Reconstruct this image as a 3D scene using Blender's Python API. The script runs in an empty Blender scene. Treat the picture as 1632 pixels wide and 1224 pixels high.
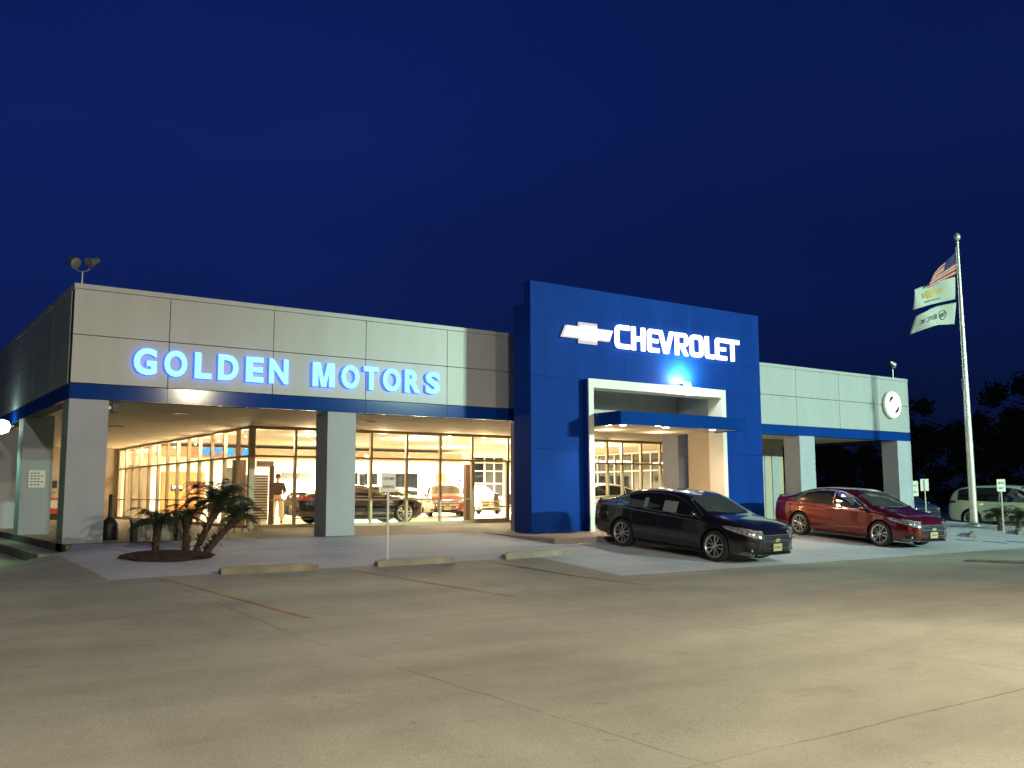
import bpy, bmesh, math, random
from mathutils import Vector, Matrix
from mathutils.bvhtree import BVHTree
random.seed(11)
S = bpy.context.scene
COL = S.collection
R = math.radians
PI = math.pi

# ------------------------------------------------------------ camera
CAMZ = 0.975                      # metres above the porch floor (z = 0)
yaw, pitch, roll = R(35.245), R(6.717), R(-0.229)
fw = Vector((math.sin(yaw)*math.cos(pitch), math.cos(yaw)*math.cos(pitch), math.sin(pitch)))
r0 = Vector((math.cos(yaw), -math.sin(yaw), 0)); u0 = r0.cross(fw)
rr = r0*math.cos(roll) + u0*math.sin(roll); uu = -r0*math.sin(roll) + u0*math.cos(roll)
cd = bpy.data.cameras.new('camera'); cam = bpy.data.objects.new('camera', cd); COL.objects.link(cam)
m = Matrix(((rr.x, uu.x, -fw.x, 0), (rr.y, uu.y, -fw.y, 0), (rr.z, uu.z, -fw.z, CAMZ), (0, 0, 0, 1)))
cam.matrix_world = m
cd.sensor_width = 36; cd.lens = 36*1508.3/1632; cd.clip_end = 2000; cd.clip_start = .1
S.camera = cam
S.render.resolution_x = 1024; S.render.resolution_y = 768

# ------------------------------------------------------------ dusk sky
W = bpy.data.worlds.new("World"); S.world = W; W.use_nodes = True
nt = W.node_tree; nt.nodes.clear()
N = nt.nodes.new; LK = nt.links.new
out = N('ShaderNodeOutputWorld'); bg = N('ShaderNodeBackground')
tc = N('ShaderNodeTexCoord'); sx = N('ShaderNodeSeparateXYZ'); LK(tc.outputs['Generated'], sx.inputs[0])
cr = N('ShaderNodeValToRGB'); el = cr.color_ramp.elements
el[0].position = 0; el[0].color = (.0034, .0062, .026, 1)
el[1].position = 1; el[1].color = (.0026, .0098, .075, 1)
for p, c in ((.06, (.0040, .0084, .044, 1)), (.17, (.0042, .0126, .088, 1)), (.35, (.0042, .0142, .108, 1)), (.6, (.0028, .0112, .088, 1))):
    e = el.new(p); e.color = c
LK(sx.outputs['Z'], cr.inputs[0])
nz = N('ShaderNodeTexNoise'); nz.inputs['Scale'].default_value = 2.6; nz.inputs['Detail'].default_value = 5; nz.inputs['Roughness'].default_value = .62
mr = N('ShaderNodeMapRange'); mr.inputs['To Min'].default_value = .82; mr.inputs['To Max'].default_value = 1.18
mpn = N('ShaderNodeMapping'); mpn.inputs['Scale'].default_value = (1, 1, 2.6); LK(tc.outputs['Generated'], mpn.inputs[0]); LK(mpn.outputs[0], nz.inputs['Vector']); LK(nz.outputs['Fac'], mr.inputs['Value'])
mx = N('ShaderNodeMix'); mx.data_type = 'RGBA'; mx.blend_type = 'MULTIPLY'; mx.inputs[0].default_value = 1
LK(cr.outputs[0], mx.inputs[6]); LK(mr.outputs[0], mx.inputs[7])
# darker towards the right-hand side of the sky, where night has come further
dn = N('ShaderNodeVectorMath'); dn.operation = 'DOT_PRODUCT'; dn.inputs[1].default_value = (math.sin(R(66)), math.cos(R(66)), 0)
LK(tc.outputs['Generated'], dn.inputs[0])
m2 = N('ShaderNodeMapRange'); m2.inputs['From Min'].default_value = .70; m2.inputs['From Max'].default_value = 1.0
m2.inputs['To Min'].default_value = 1.0; m2.inputs['To Max'].default_value = .66
LK(dn.outputs['Value'], m2.inputs['Value'])
mx2 = N('ShaderNodeMix'); mx2.data_type = 'RGBA'; mx2.blend_type = 'MULTIPLY'; mx2.inputs[0].default_value = 1
LK(mx.outputs[2], mx2.inputs[6]); LK(m2.outputs[0], mx2.inputs[7])
m3 = N('ShaderNodeMapRange'); m3.inputs['From Min'].default_value = -.45; m3.inputs['From Max'].default_value = .08
m3.inputs['To Min'].default_value = .22; m3.inputs['To Max'].default_value = 1.0
LK(sx.outputs['X'], m3.inputs['Value'])
mx3 = N('ShaderNodeMix'); mx3.data_type = 'RGBA'; mx3.blend_type = 'MULTIPLY'; mx3.inputs[0].default_value = 1
LK(mx2.outputs[2], mx3.inputs[6]); LK(m3.outputs[0], mx3.inputs[7])
LK(mx3.outputs[2], bg.inputs['Color']); bg.inputs['Strength'].default_value = 1.0
LK(bg.outputs[0], out.inputs[0])

# ------------------------------------------------------------ lamps of the place (parking-lot poles behind the viewer)
def lamp(name, kind, loc, power, color, target=None, size=.3, angle=90, blend=.5, sy=None):
    l = bpy.data.lights.new(name, kind); l.energy = power; l.color = color
    o = bpy.data.objects.new(name, l); COL.objects.link(o); o.location = loc
    if kind == 'SPOT': l.spot_size = R(angle); l.spot_blend = blend; l.shadow_soft_size = size
    elif kind == 'AREA':
        l.shape = 'RECTANGLE'; l.size = size; l.size_y = sy or size
    else: l.shadow_soft_size = size
    if target is not None:
        o.rotation_euler = (Vector(target) - Vector(loc)).to_track_quat('-Z', 'Y').to_euler()
    return o
WARM = (1, .80, .52); GREEN = (.66, 1, .74); NEUT = (.93, 1, .90)
lamp('lot_lamp', 'SPOT', (13.5, -2, 6.2), 9600, (1, .87, .58), (7, 3.5, -.6), .22, 150, 1)
lamp('lot_lamp', 'POINT', (0, -8, 8.5), 7600, (1, .90, .62), None, .25)
lamp('lot_lamp', 'SPOT', (40.6, -32, 13), 72000, GREEN, (29, 20, 3), .3, 42, .8)
lamp('lot_lamp', 'SPOT', (43.2, -32, 13), 72000, GREEN, (29, 20, 3), .3, 42, .8)
lamp('lot_lamp', 'SPOT', (22, -4, 9), 6500, (.72, 1, .74), (34, 18.5, 0), .3, 62, 1)
S.view_settings.view_transform = 'Standard'; S.view_settings.look = 'None'
S.view_settings.exposure = 0; S.view_settings.gamma = 1
S.cycles.use_denoising = True; S.cycles.max_bounces = 8; S.cycles.transparent_max_bounces = 16
S.cycles.sample_clamp_indirect = 6; S.cycles.caustics_reflective = False; S.cycles.caustics_refractive = False

# ------------------------------------------------------------ materials
M = {}
def mat(name, col, rough=.6, metal=0, coat=0, noise=0, nscale=4, bump=0, bscale=60, emit=None, estr=0, spec=.5, col2=None, streak=0):
    if name in M: return M[name]
    mt = bpy.data.materials.new(name); mt.use_nodes = True; t = mt.node_tree
    b = t.nodes['Principled BSDF']; b.inputs['Base Color'].default_value = (*col, 1)
    b.inputs['Roughness'].default_value = rough; b.inputs['Metallic'].default_value = metal
    b.inputs['Specular IOR Level'].default_value = spec
    if coat: b.inputs['Coat Weight'].default_value = coat; b.inputs['Coat Roughness'].default_value = .03
    if emit: b.inputs['Emission Color'].default_value = (*emit, 1); b.inputs['Emission Strength'].default_value = estr
    tcn = t.nodes.new('ShaderNodeTexCoord')
    if noise:
        n = t.nodes.new('ShaderNodeTexNoise'); n.inputs['Scale'].default_value = nscale; n.inputs['Detail'].default_value = 6
        r = t.nodes.new('ShaderNodeValToRGB')
        c2 = col2 or tuple(c*(1-noise) for c in col); c1 = tuple(min(1, c*(1+noise*.5)) for c in col)
        r.color_ramp.elements[0].color = (*c2, 1); r.color_ramp.elements[1].color = (*c1, 1)
        r.color_ramp.elements[0].position = .3; r.color_ramp.elements[1].position = .7
        if streak:
            mp = t.nodes.new('ShaderNodeMapping'); mp.inputs['Scale'].default_value = (2.2, 2.2, .35)
            t.links.new(tcn.outputs['Object'], mp.inputs[0]); t.links.new(mp.outputs[0], n.inputs['Vector']); n.inputs['Roughness'].default_value = .65
        else: t.links.new(tcn.outputs['Object'], n.inputs['Vector'])
        t.links.new(n.outputs['Fac'], r.inputs[0])
        t.links.new(r.outputs[0], b.inputs['Base Color'])
    if bump:
        n = t.nodes.new('ShaderNodeTexNoise'); n.inputs['Scale'].default_value = bscale; n.inputs['Detail'].default_value = 4
        bp = t.nodes.new('ShaderNodeBump'); bp.inputs['Strength'].default_value = bump; bp.inputs['Distance'].default_value = .01
        t.links.new(tcn.outputs['Object'], n.inputs['Vector']); t.links.new(n.outputs['Fac'], bp.inputs['Height'])
        t.links.new(bp.outputs[0], b.inputs['Normal'])
    M[name] = mt; return mt

def concrete(name, base, joints=(), seam=.012, dark=.72, stain=.22):
    """poured concrete: blotches, tyre dirt, small pits and straight saw joints at the given world x / y"""
    mt = bpy.data.materials.new(name); mt.use_nodes = True; t = mt.node_tree; b = t.nodes['Principled BSDF']
    A = t.nodes.new; L = t.links.new
    g = A('ShaderNodeNewGeometry'); sep = A('ShaderNodeSeparateXYZ'); L(g.outputs['Position'], sep.inputs[0])
    def noise(scale, det, vec=None, rough=.6):
        n = A('ShaderNodeTexNoise'); n.inputs['Scale'].default_value = scale; n.inputs['Detail'].default_value = det; n.inputs['Roughness'].default_value = rough
        L(vec or g.outputs['Position'], n.inputs['Vector']); return n.outputs['Fac']
    def rng(src, a, bb, c, d):
        n = A('ShaderNodeMapRange'); n.inputs['From Min'].default_value = a; n.inputs['From Max'].default_value = bb
        n.inputs['To Min'].default_value = c; n.inputs['To Max'].default_value = d; L(src, n.inputs['Value']); return n.outputs[0]
    def mul(x, y, op='MULTIPLY'):
        n = A('ShaderNodeMath'); n.operation = op
        for i, q in enumerate((x, y)):
            if isinstance(q, (int, float)): n.inputs[i].default_value = q
            else: L(q, n.inputs[i])
        return n.outputs[0]
    big = rng(noise(.22, 4), .34, .66, 1-stain, 1+stain*.5)
    mid = rng(noise(1.7, 6, rough=.7), .3, .7, .90, 1.07)
    fine = mul(rng(noise(26, 5, rough=.8), .3, .7, .88, 1.09), rng(noise(110, 2, rough=.8), .32, .68, .80, 1.16))
    mp = A('ShaderNodeMapping'); mp.inputs['Scale'].default_value = (.10, .75, 1); mp.inputs['Rotation'].default_value = (0, 0, .1)
    L(g.outputs['Position'], mp.inputs[0])
    streak = rng(noise(1.4, 5, mp.outputs[0]), .42, .72, 1.03, .84)
    spots = mul(rng(noise(5.5, 2, rough=.5), .70, .76, 1.0, .78), rng(noise(1.1, 3, rough=.6), .66, .74, 1.0, .86))
    v = mul(mul(mul(big, mid), mul(fine, streak)), spots)
    wob = mul(mul(noise(1.3, 5), .5, 'SUBTRACT'), .10)
    for ax, pos in joints:
        d = mul(sep.outputs[ax], pos, 'SUBTRACT'); d = mul(d, wob, 'ADD'); d = mul(d, 0, 'ADD')
        ab = A('ShaderNodeMath'); ab.operation = 'ABSOLUTE'; L(d, ab.inputs[0])
        brk = rng(noise(.9, 3), .35, .6, dark, 1-.35*(1-dark))
        k = rng(ab.outputs[0], seam*.5, seam*1.3, 0, 1)
        one = mul(mul(1.0, brk, 'SUBTRACT'), mul(1.0, k, 'SUBTRACT'))
        v = mul(v, mul(1.0, one, 'SUBTRACT'))
    c = A('ShaderNodeMix'); c.data_type = 'RGBA'; c.blend_type = 'MULTIPLY'; c.inputs[0].default_value = 1
    c.inputs[6].default_value = (*base, 1); L(v, c.inputs[7]); L(c.outputs[2], b.inputs['Base Color'])
    bp = A('ShaderNodeBump'); bp.inputs['Strength'].default_value = .35; bp.inputs['Distance'].default_value = .01
    L(noise(40, 5), bp.inputs['Height']); L(bp.outputs[0], b.inputs['Normal'])
    b.inputs['Roughness'].default_value = .72
    M[name] = mt; return mt

def glass(name, tint=(.97, .99, .97), refl=1.0, base=.04):
    mt = bpy.data.materials.new(name); mt.use_nodes = True; t = mt.node_tree; t.nodes.clear()
    o = t.nodes.new('ShaderNodeOutputMaterial'); mixn = t.nodes.new('ShaderNodeMixShader')
    tr = t.nodes.new('ShaderNodeBsdfTransparent'); tr.inputs[0].default_value = (*tint, 1)
    gl = t.nodes.new('ShaderNodeBsdfGlossy'); gl.inputs['Roughness'].default_value = .02
    lw = t.nodes.new('ShaderNodeLayerWeight'); lw.inputs['Blend'].default_value = .5
    pw = t.nodes.new('ShaderNodeMath'); pw.operation = 'POWER'; pw.inputs[1].default_value = 4.5; t.links.new(lw.outputs['Facing'], pw.inputs[0])
    fr = t.nodes.new('ShaderNodeMath'); fr.operation = 'MULTIPLY_ADD'; fr.inputs[1].default_value = .9; fr.inputs[2].default_value = .07; t.links.new(pw.outputs[0], fr.inputs[0])
    t.links.new(fr.outputs[0], mixn.inputs[0]); t.links.new(tr.outputs[0], mixn.inputs[1]); t.links.new(gl.outputs[0], mixn.inputs[2])
    t.links.new(mixn.outputs[0], o.inputs[0]); M[name] = mt; return mt
def emitter(name, col, s):
    mt = bpy.data.materials.new(name); mt.use_nodes = True; t = mt.node_tree; t.nodes.clear()
    o = t.nodes.new('ShaderNodeOutputMaterial'); e = t.nodes.new('ShaderNodeEmission'); e.inputs[0].default_value = (*col, 1); e.inputs[1].default_value = s
    t.links.new(e.outputs[0], o.inputs[0]); M[name] = mt; return mt

JL = [(0, x) for x in (-9.2, 4.3, 8.8, 17.8)] + [(1, y) for y in (-.4, 4.1)]
concrete('lot_concrete', (.39, .382, .325), JL, .012, .50, .24)
concrete('apron_concrete', (.54, .565, .66), [(0, x) for x in (6.9, 9.6, 15.8, 19.4, 23, 26.6, 30.2)] + [(1, 18.6)], .010, .6, .16)
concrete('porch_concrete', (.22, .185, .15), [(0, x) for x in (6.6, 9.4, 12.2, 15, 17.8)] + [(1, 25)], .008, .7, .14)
concrete('step_concrete', (.34, .32, .30), (), .01, .7, .2)
mat('panel_white', (.43, .455, .495), .42, noise=.09, nscale=.9, streak=1, bump=.04, bscale=5)
mat('column_paint', (.39, .43, .52), .7, noise=.07, nscale=2, bump=.15, bscale=90)
mat('panel_blue', (.004, .045, .27), .12, spec=.18, noise=.10, nscale=.8)
mat('tower_blue', (.005, .042, .29), .55, noise=.16, nscale=.7, bump=.03, bscale=4, spec=.04, streak=1)
mat('seam_dark', (.02, .02, .025), .8)
mat('soffit_tan', (.74, .66, .52), .8, noise=.07, nscale=2)
mat('portal_white', (.80, .80, .76), .4, noise=.04, nscale=3)
mat('roof_dark', (.06, .06, .07), .9, noise=.3, nscale=2)
mat('aluminium', (.40, .33, .23), .45, metal=.3, noise=.08, nscale=6)
mat('bronze_aluminium', (.16, .13, .09), .4, metal=.6, noise=.1, nscale=6)
mat('interior_white', (.85, .82, .74), .8, noise=.03, nscale=1)
mat('interior_tan', (.55, .36, .22), .8, noise=.06, nscale=1)
mat('ceiling_tile', (.86, .83, .68), .9, noise=.03, nscale=8)
mat('tile_floor', (.66, .58, .42), .22, noise=.06, nscale=2)
mat('beige_wall', (.52, .44, .33), .75, noise=.10, nscale=1.6, bump=.1, bscale=70)
mat('wood_orange', (.42, .15, .02), .45, noise=.2, nscale=3)
mat('poster_orange', (.75, .12, .02), .6, noise=.1, nscale=3)
mat('brown_post', (.10, .05, .025), .5, noise=.3, nscale=5)
mat('black_plastic', (.015, .015, .017), .45, noise=.2, nscale=8)
mat('dark_glass', (.01, .012, .014), .05, spec=.6, noise=.2, nscale=2)
mat('car_glass', (.012, .013, .015), .03, coat=.6, spec=.6, noise=.2, nscale=3)
mat('car_glass_clear', (.075, .080, .068), .04, coat=.5, spec=.6, noise=.3, nscale=1.5)
mat('galvanised', (.42, .43, .44), .42, metal=.7, noise=.15, nscale=9)
mat('flagpole_metal', (.62, .63, .62), .36, metal=.55, noise=.1, nscale=4)
mat('sign_white', (.80, .80, .78), .5, noise=.05, nscale=6)
mat('sign_ink', (.03, .05, .09), .5)
mat('kerb_concrete', (.29, .28, .25), .85, noise=.25, nscale=3, bump=.4, bscale=30)
mat('kerb_yellow', (.25, .23, .175), .85, noise=.35, nscale=3, bump=.4, bscale=30)
mat('mulch', (.050, .032, .024), .95, noise=.6, nscale=16, bump=1, bscale=40)
mat('palm_trunk', (.06, .04, .028), .9, noise=.5, nscale=14, bump=.8, bscale=30)
mat('palm_leaf', (.034, .055, .024), .5, noise=.5, nscale=3)
mat('palm_dead', (.17, .11, .05), .8, noise=.4, nscale=3)
mat('tree_leaf', (.030, .045, .018), .8, noise=.5, nscale=1)
mat('bark', (.07, .05, .035), .9, noise=.4, nscale=6)
mat('rubber', (.016, .016, .016), .75, noise=.3, nscale=20)
mat('chrome', (.75, .75, .76), .12, metal=1)
mat('alloy', (.55, .55, .56), .28, metal=.85)
mat('grille_black', (.008, .008, .009), .4)
mat('lamp_lens', (.55, .57, .58), .08, metal=.55, coat=1, noise=.7, nscale=16)
mat('tail_red', (.35, .01, .008), .15, coat=1, noise=.3, nscale=8)
mat('plate_yellow', (.50, .44, .27), .5, noise=.2, nscale=16)
mat('paper_white', (.62, .66, .66), .6, noise=.12, nscale=9)
mat('skin', (.45, .27, .18), .6); mat('shirt_brown', (.05, .025, .02), .85, noise=.3, nscale=9)
mat('trousers_cream', (.70, .62, .42), .85, noise=.08, nscale=6); mat('hair_dark', (.03, .02, .015), .7)
mat('flag_white', (.42, .46, .44), .8, noise=.05, nscale=3); mat('flag_red', (.40, .02, .03), .8); mat('flag_navy', (.015, .02, .12), .8)
mat('emblem_pale', (.75, .66, .45), .25, metal=.7); mat('gold', (.42, .31, .09), .5); mat('machine_red', (.45, .05, .04), .5, noise=.2, nscale=3)
mat('vinyl_chair', (.09, .06, .05), .6, noise=.2, nscale=6); mat('teal_paint', (.05, .22, .22), .6)
mat('desk_wood', (.50, .34, .18), .4, noise=.15, nscale=3)
glass('shop_glass')
emitter('letter_cyan', (.34, .84, 1.0), 1.5); emitter('letter_blue', (.02, .12, 1.0), 3.2)
emitter('letter_white', (.96, .97, 1.0), 2.6); emitter('bowtie_gold', (1.0, .97, .90), 1.5); emitter('bowtie_rim', (.80, .76, .72), .95)
emitter('disc_white', (.95, .97, 1), 2.2); emitter('inner_blue', (.03, .30, 1.0), 3)
emitter('bulb_warm', (1, .78, .48), 14); emitter('bulb_green', (.72, 1, .78), 22); emitter('tube_warm', (1, .88, .66), 5)
emitter('far_light', (1, .72, .40), 3)

# ------------------------------------------------------------ helpers
def tag(o, label=None, cat=None, group=None, kind=None):
    if label: o['label'] = label
    if cat: o['category'] = cat
    if group: o['group'] = group
    if kind: o['kind'] = kind
    return o
def empty(name, loc=(0, 0, 0), rz=0, label=None, cat=None, group=None):
    o = bpy.data.objects.new(name, None); COL.objects.link(o); o.location = loc; o.rotation_euler = (0, 0, rz); o.empty_display_size = .2
    return tag(o, label, cat, group)
def copy_tree(o, parent=None):
    c = o.copy(); COL.objects.link(c); c.parent = parent
    for ch in list(o.children): copy_tree(ch, c)
    return c
class MB:
    def __init__(s): s.v = []; s.f = []; s.mi = []
    def add(s, vs, fs, mi=0):
        n = len(s.v); s.v += [tuple(v) for v in vs]; s.f += [tuple(i+n for i in f) for f in fs]; s.mi += [mi]*len(fs); return s
    def box(s, x0, x1, y0, y1, z0, z1, mi=0):
        return s.add([(x, y, z) for x in (x0, x1) for y in (y0, y1) for z in (z0, z1)],
                     [(0, 1, 3, 2), (4, 6, 7, 5), (0, 4, 5, 1), (2, 3, 7, 6), (0, 2, 6, 4), (1, 5, 7, 3)], mi)
    def obox(s, c, half, rot, mi=0):
        hx, hy, hz = half; c = Vector(c)
        return s.add([c + rot @ Vector((x, y, z)) for x in (-hx, hx) for y in (-hy, hy) for z in (-hz, hz)],
                     [(0, 1, 3, 2), (4, 6, 7, 5), (0, 4, 5, 1), (2, 3, 7, 6), (0, 2, 6, 4), (1, 5, 7, 3)], mi)
    def prism(s, poly, z0, z1, axis='z', mi=0):
        n = len(poly)
        def P(a, b, c): return {'z': (a, b, c), 'y': (a, c, b), 'x': (c, a, b)}[axis]
        vs = [P(a, b, z0) for a, b in poly] + [P(a, b, z1) for a, b in poly]
        return s.add(vs, [tuple(range(n))[::-1], tuple(range(n, 2*n))] + [(i, (i+1) % n, (i+1) % n+n, i+n) for i in range(n)], mi)
    def tube(s, pts, rad, n=10, mi=0, cap=True):
        pts = [Vector(p) for p in pts]; rs = rad if isinstance(rad, (list, tuple)) else [rad]*len(pts)
        vs = []; up = Vector((0, 0, 1))
        for i, p in enumerate(pts):
            t = (pts[min(i+1, len(pts)-1)]-pts[max(i-1, 0)]).normalized()
            a = t.cross(up if abs(t.z) < .95 else Vector((1, 0, 0))).normalized(); b = t.cross(a)
            for k in range(n):
                th = 2*PI*k/n; vs.append(p + (a*math.cos(th)+b*math.sin(th))*rs[i])
        fs = [(i*n+k, i*n+(k+1) % n, (i+1)*n+(k+1) % n, (i+1)*n+k) for i in range(len(pts)-1) for k in range(n)]
        if cap: fs += [tuple(range(n))[::-1], tuple(range((len(pts)-1)*n, len(pts)*n))]
        return s.add(vs, fs, mi)
    def lathe(s, prof, c=(0, 0, 0), n=20, axis='z', mi=0, cap=True):
        vs = []
        for r, h in prof:
            for k in range(n):
                a = 2*PI*k/n; x, y = r*math.cos(a), r*math.sin(a)
                p = {'z': (x, y, h), 'y': (x, h, y), 'x': (h, x, y)}[axis]; vs.append((p[0]+c[0], p[1]+c[1], p[2]+c[2]))
        return s.add(vs, [(i*n+k, i*n+(k+1) % n, (i+1)*n+(k+1) % n, (i+1)*n+k) for i in range(len(prof)-1) for k in range(n)]
                     + ([tuple(range(n)), tuple(range((len(prof)-1)*n, len(prof)*n))] if cap else []), mi)
    def build(s, name, mt, parent=None, smooth=False, bevel=0, loc=None):
        me = bpy.data.meshes.new(name); me.from_pydata(s.v, [], s.f)
        mts = mt if isinstance(mt, (list, tuple)) else [mt]
        for q in mts: me.materials.append(M[q] if isinstance(q, str) else q)
        for p, i in zip(me.polygons, s.mi): p.material_index = i
        bm = bmesh.new(); bm.from_mesh(me); bmesh.ops.recalc_face_normals(bm, faces=bm.faces); bm.to_mesh(me); bm.free()
        if smooth:
            for p in me.polygons: p.use_smooth = True
            try: me.set_sharp_from_angle(angle=R(42))
            except Exception: pass
        o = bpy.data.objects.new(name, me); COL.objects.link(o)
        if parent: o.parent = parent
        if loc: o.location = loc
        if bevel:
            b = o.modifiers.new('bevel', 'BEVEL'); b.width = bevel; b.segments = 2; b.limit_method = 'ANGLE'
        return o

# ------------------------------------------------------------ terrain
def interp(x, xs, ys):
    if x <= xs[0]: return ys[0]
    for i in range(len(xs)-1):
        if x <= xs[i+1]: return ys[i]+(ys[i+1]-ys[i])*(x-xs[i])/(xs[i+1]-xs[i])
    return ys[-1]
def sm(a, b, x):
    t = max(0, min(1, (x-a)/(b-a))); return t*t*(3-2*t)
def g(X, Y):
    z = interp(Y, [-20, 0, 10, 13.7, 14.8, 17.5, 21.4, 60], [-.7, -.625, -.585, -.545, -.445, -.225, 0, 0])
    l = min(z, -.365) if Y < 21.4 else -.365
    if X < 12.2 and 10 < Y < 16.25:
        k = sm(10.2, 12.2, X); z = z*k+(-.585+.25*(Y-10)/6.25)*(1-k); l = min(l, z)
    if Y < 21.4: k = sm(2.2, 4.6, X); z = z*k+l*(1-k)
    elif X <= 3.87: z = l
    if X > 34:
        k = sm(34.6, 38, X)*sm(12, 19, Y); z = z*(1-k)-.45*k
    return z
def frange(a, b, s):
    r = []; x = a
    while x < b-1e-6: r.append(round(x, 4)); x += s
    return r
gx = sorted(set([-400, -200, -100, -50, -30] + frange(-20, 2, 2) + frange(2, 5, .25) + [3.6, 3.87] + frange(5, 34, 1) + [12.2, 35.02] + frange(34, 40, .5) + [42, 45, 50, 60, 80, 120, 200, 400]))
gy = sorted(set([-120, -60, -30, -20] + frange(-18, 12, 2) + frange(12, 21, .5) + [13.7, 14.8, 16.25, 17.5, 21, 21.4, 21.5, 46.6, 23, 25, 30, 35, 40, 50, 60, 80, 120, 200, 400]))
def sheet(name, test, dz, mt):
    mb = MB(); idx = {}
    def vid(i, j):
        if (i, j) not in idx:
            x, y = gx[i], gy[j]
            idx[(i, j)] = len(mb.v); mb.v.append((x, y, g(x, y)+dz))
        return idx[(i, j)]
    for i in range(len(gx)-1):
        for j in range(len(gy)-1):
            if test((gx[i]+gx[i+1])/2, (gy[j]+gy[j+1])/2):
                mb.f.append((vid(i, j), vid(i+1, j), vid(i+1, j+1), vid(i, j+1))); mb.mi.append(0)
    return tag(mb.build(name, mt), kind='structure')
def in_porch(x, y): return 3.87 < x < 35.02 and 21.4 < y < 46.6
def in_apron(x, y): return (3.6 < x < 12.2 and 16.25 < y < 21.4) or (12.2 < x < 35.02 and 13.7 < y < 21.4)
tag(sheet('lot', lambda x, y: not in_porch(x, y) and not in_apron(x, y), 0, 'lot_concrete'), 'large worn concrete parking lot with saw joints')
tag(sheet('apron', in_apron, 0, 'apron_concrete'), 'pale sloping concrete apron in front of the showroom')
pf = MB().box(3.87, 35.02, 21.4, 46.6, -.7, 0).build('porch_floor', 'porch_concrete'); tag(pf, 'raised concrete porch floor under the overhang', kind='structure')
st = MB().box(3.32, 3.868, 21.15, 46.6, -.6, -.165).build('porch_step', 'step_concrete', bevel=.012); tag(st, 'long low concrete step along the left side of the porch', kind='structure')
# raised landing in front of the entrance tower
mb = MB(); mb.add([(14.1, 18.2, -.5), (22.3, 18.2, -.5), (22.3, 21.4, -.5), (14.1, 21.4, -.5), (14.1, 18.2, -.055), (22.3, 18.2, -.055), (22.3, 21.4, .006), (14.1, 21.4, .006)],
    [(3, 2, 1, 0), (4, 5, 6, 7), (0, 1, 5, 4), (1, 2, 6, 5), (2, 3, 7, 6), (3, 0, 4, 7)])
tag(mb.build('entrance_landing', 'step_concrete', bevel=.015), 'raised concrete landing below the blue entrance tower', kind='structure')
# worn paint
concrete('paint_orange', (.52, .36, .22), (), .01, .7, .4)
def strip(name, p, q, w, mt, lbl, dz=.005):
    p, q = Vector(p), Vector(q); d = (q-p); n = Vector((-d.y, d.x)).normalized()*w/2; mb = MB(); K = 14
    for k in range(K+1):
        c = p+d*k/K
        for s in (-1, 1): a = c+n*s; mb.v.append((a.x, a.y, g(a.x, a.y)+dz))
    for k in range(K): mb.f.append((2*k, 2*k+1, 2*k+3, 2*k+2)); mb.mi.append(0)
    return tag(mb.build(name, mt), lbl, kind='structure')
strip('parking_line', (4.42, 16.0), (4.9, 11.35), .10, 'paint_orange', 'faded orange parking line left of the wheel stops')
strip('parking_line', (7.62, 16.0), (8.3, 11.7), .10, 'paint_orange', 'faded orange parking line between two wheel stops')
strip('parking_line', (10.7, 16.1), (11.2, 11.9), .10, 'paint_orange', 'faded orange parking line before the entrance landing')
concrete('paint_blue', (.03, .10, .30), (), .01, .7, .3)
for p, q, l in (((27.1, 15.6), (27.45, 15.15), 'small blue painted mark on the apron near the dark dome'), ((27.6, 15.1), (27.9, 14.5), 'blue painted mark on the apron below the small palms'), ((28.6, 14.9), (28.9, 14.3), 'blue painted mark on the apron at the right edge')):
    strip('blue_marking', p, q, .16, 'paint_blue', l)
ye = MB().prism([(21.1, 11.97), (21.45, 10.9), (22.2, 9.5), (22.7, 9.6), (21.9, 11.2), (21.5, 12.1)], -.62, -.53).build('kerb_island', 'kerb_yellow', bevel=.02)
tag(ye, 'low yellowish kerb island edge at the far right of the lot', kind='structure')

# ------------------------------------------------------------ the dealership building
B = empty('dealership_building', (0, 0, 0), 0, 'long single-storey car dealership with glass showroom, pale fascia panels and blue band', 'building')
FY = 21.83; FX0, FX1 = 3.87, 35.02
ZB, ZT, ZM, ZC, ZZ = 3.07, 3.414, 4.465, 5.469, 5.583
def panels(mb, a0, a1, joints, plane, axis, zs=((ZT, ZM), (ZM, ZC)), gap=.009, depth=.06):
    """cassette panels with open joints in front of a dark backing"""
    js = [a0]+list(joints)+[a1]
    for i in range(len(js)-1):
        for z0, z1 in zs:
            u0, u1 = js[i]+gap, js[i+1]-gap
            if axis == 'y': mb.box(u0, u1, plane, plane+depth, z0+gap, z1-gap)
            else: mb.box(plane, plane+depth, u0, u1, z0+gap, z1-gap)
fj = [5.90, 8.36, 10.83, 13.27, 15.7, 18.13, 20.6, 23.04, 25.5, 27.98, 30.49, 32.95]
mb = MB(); panels(mb, FX0, FX1, fj, FY, 'y'); fascia = mb.build('fascia_panel', 'panel_white', B)
MB().box(FX0+.02, FX1-.02, FY+.05, FY+.5, ZB+.02, ZC-.01).build('fascia_backing', 'seam_dark', B)
MB().box(FX0-.01, FX1+.01, FY-.012, FY+.30, ZC, ZZ).build('coping', 'panel_white', B, bevel=.008)
mb = MB(); js = [FX0]+fj+[FX1]
for i in range(len(js)-1): mb.box(js[i]+.004, js[i+1]-.004, FY-.006, FY+.055, ZB, ZT-.01)
mb.build('blue_band', 'panel_blue', B)
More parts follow.
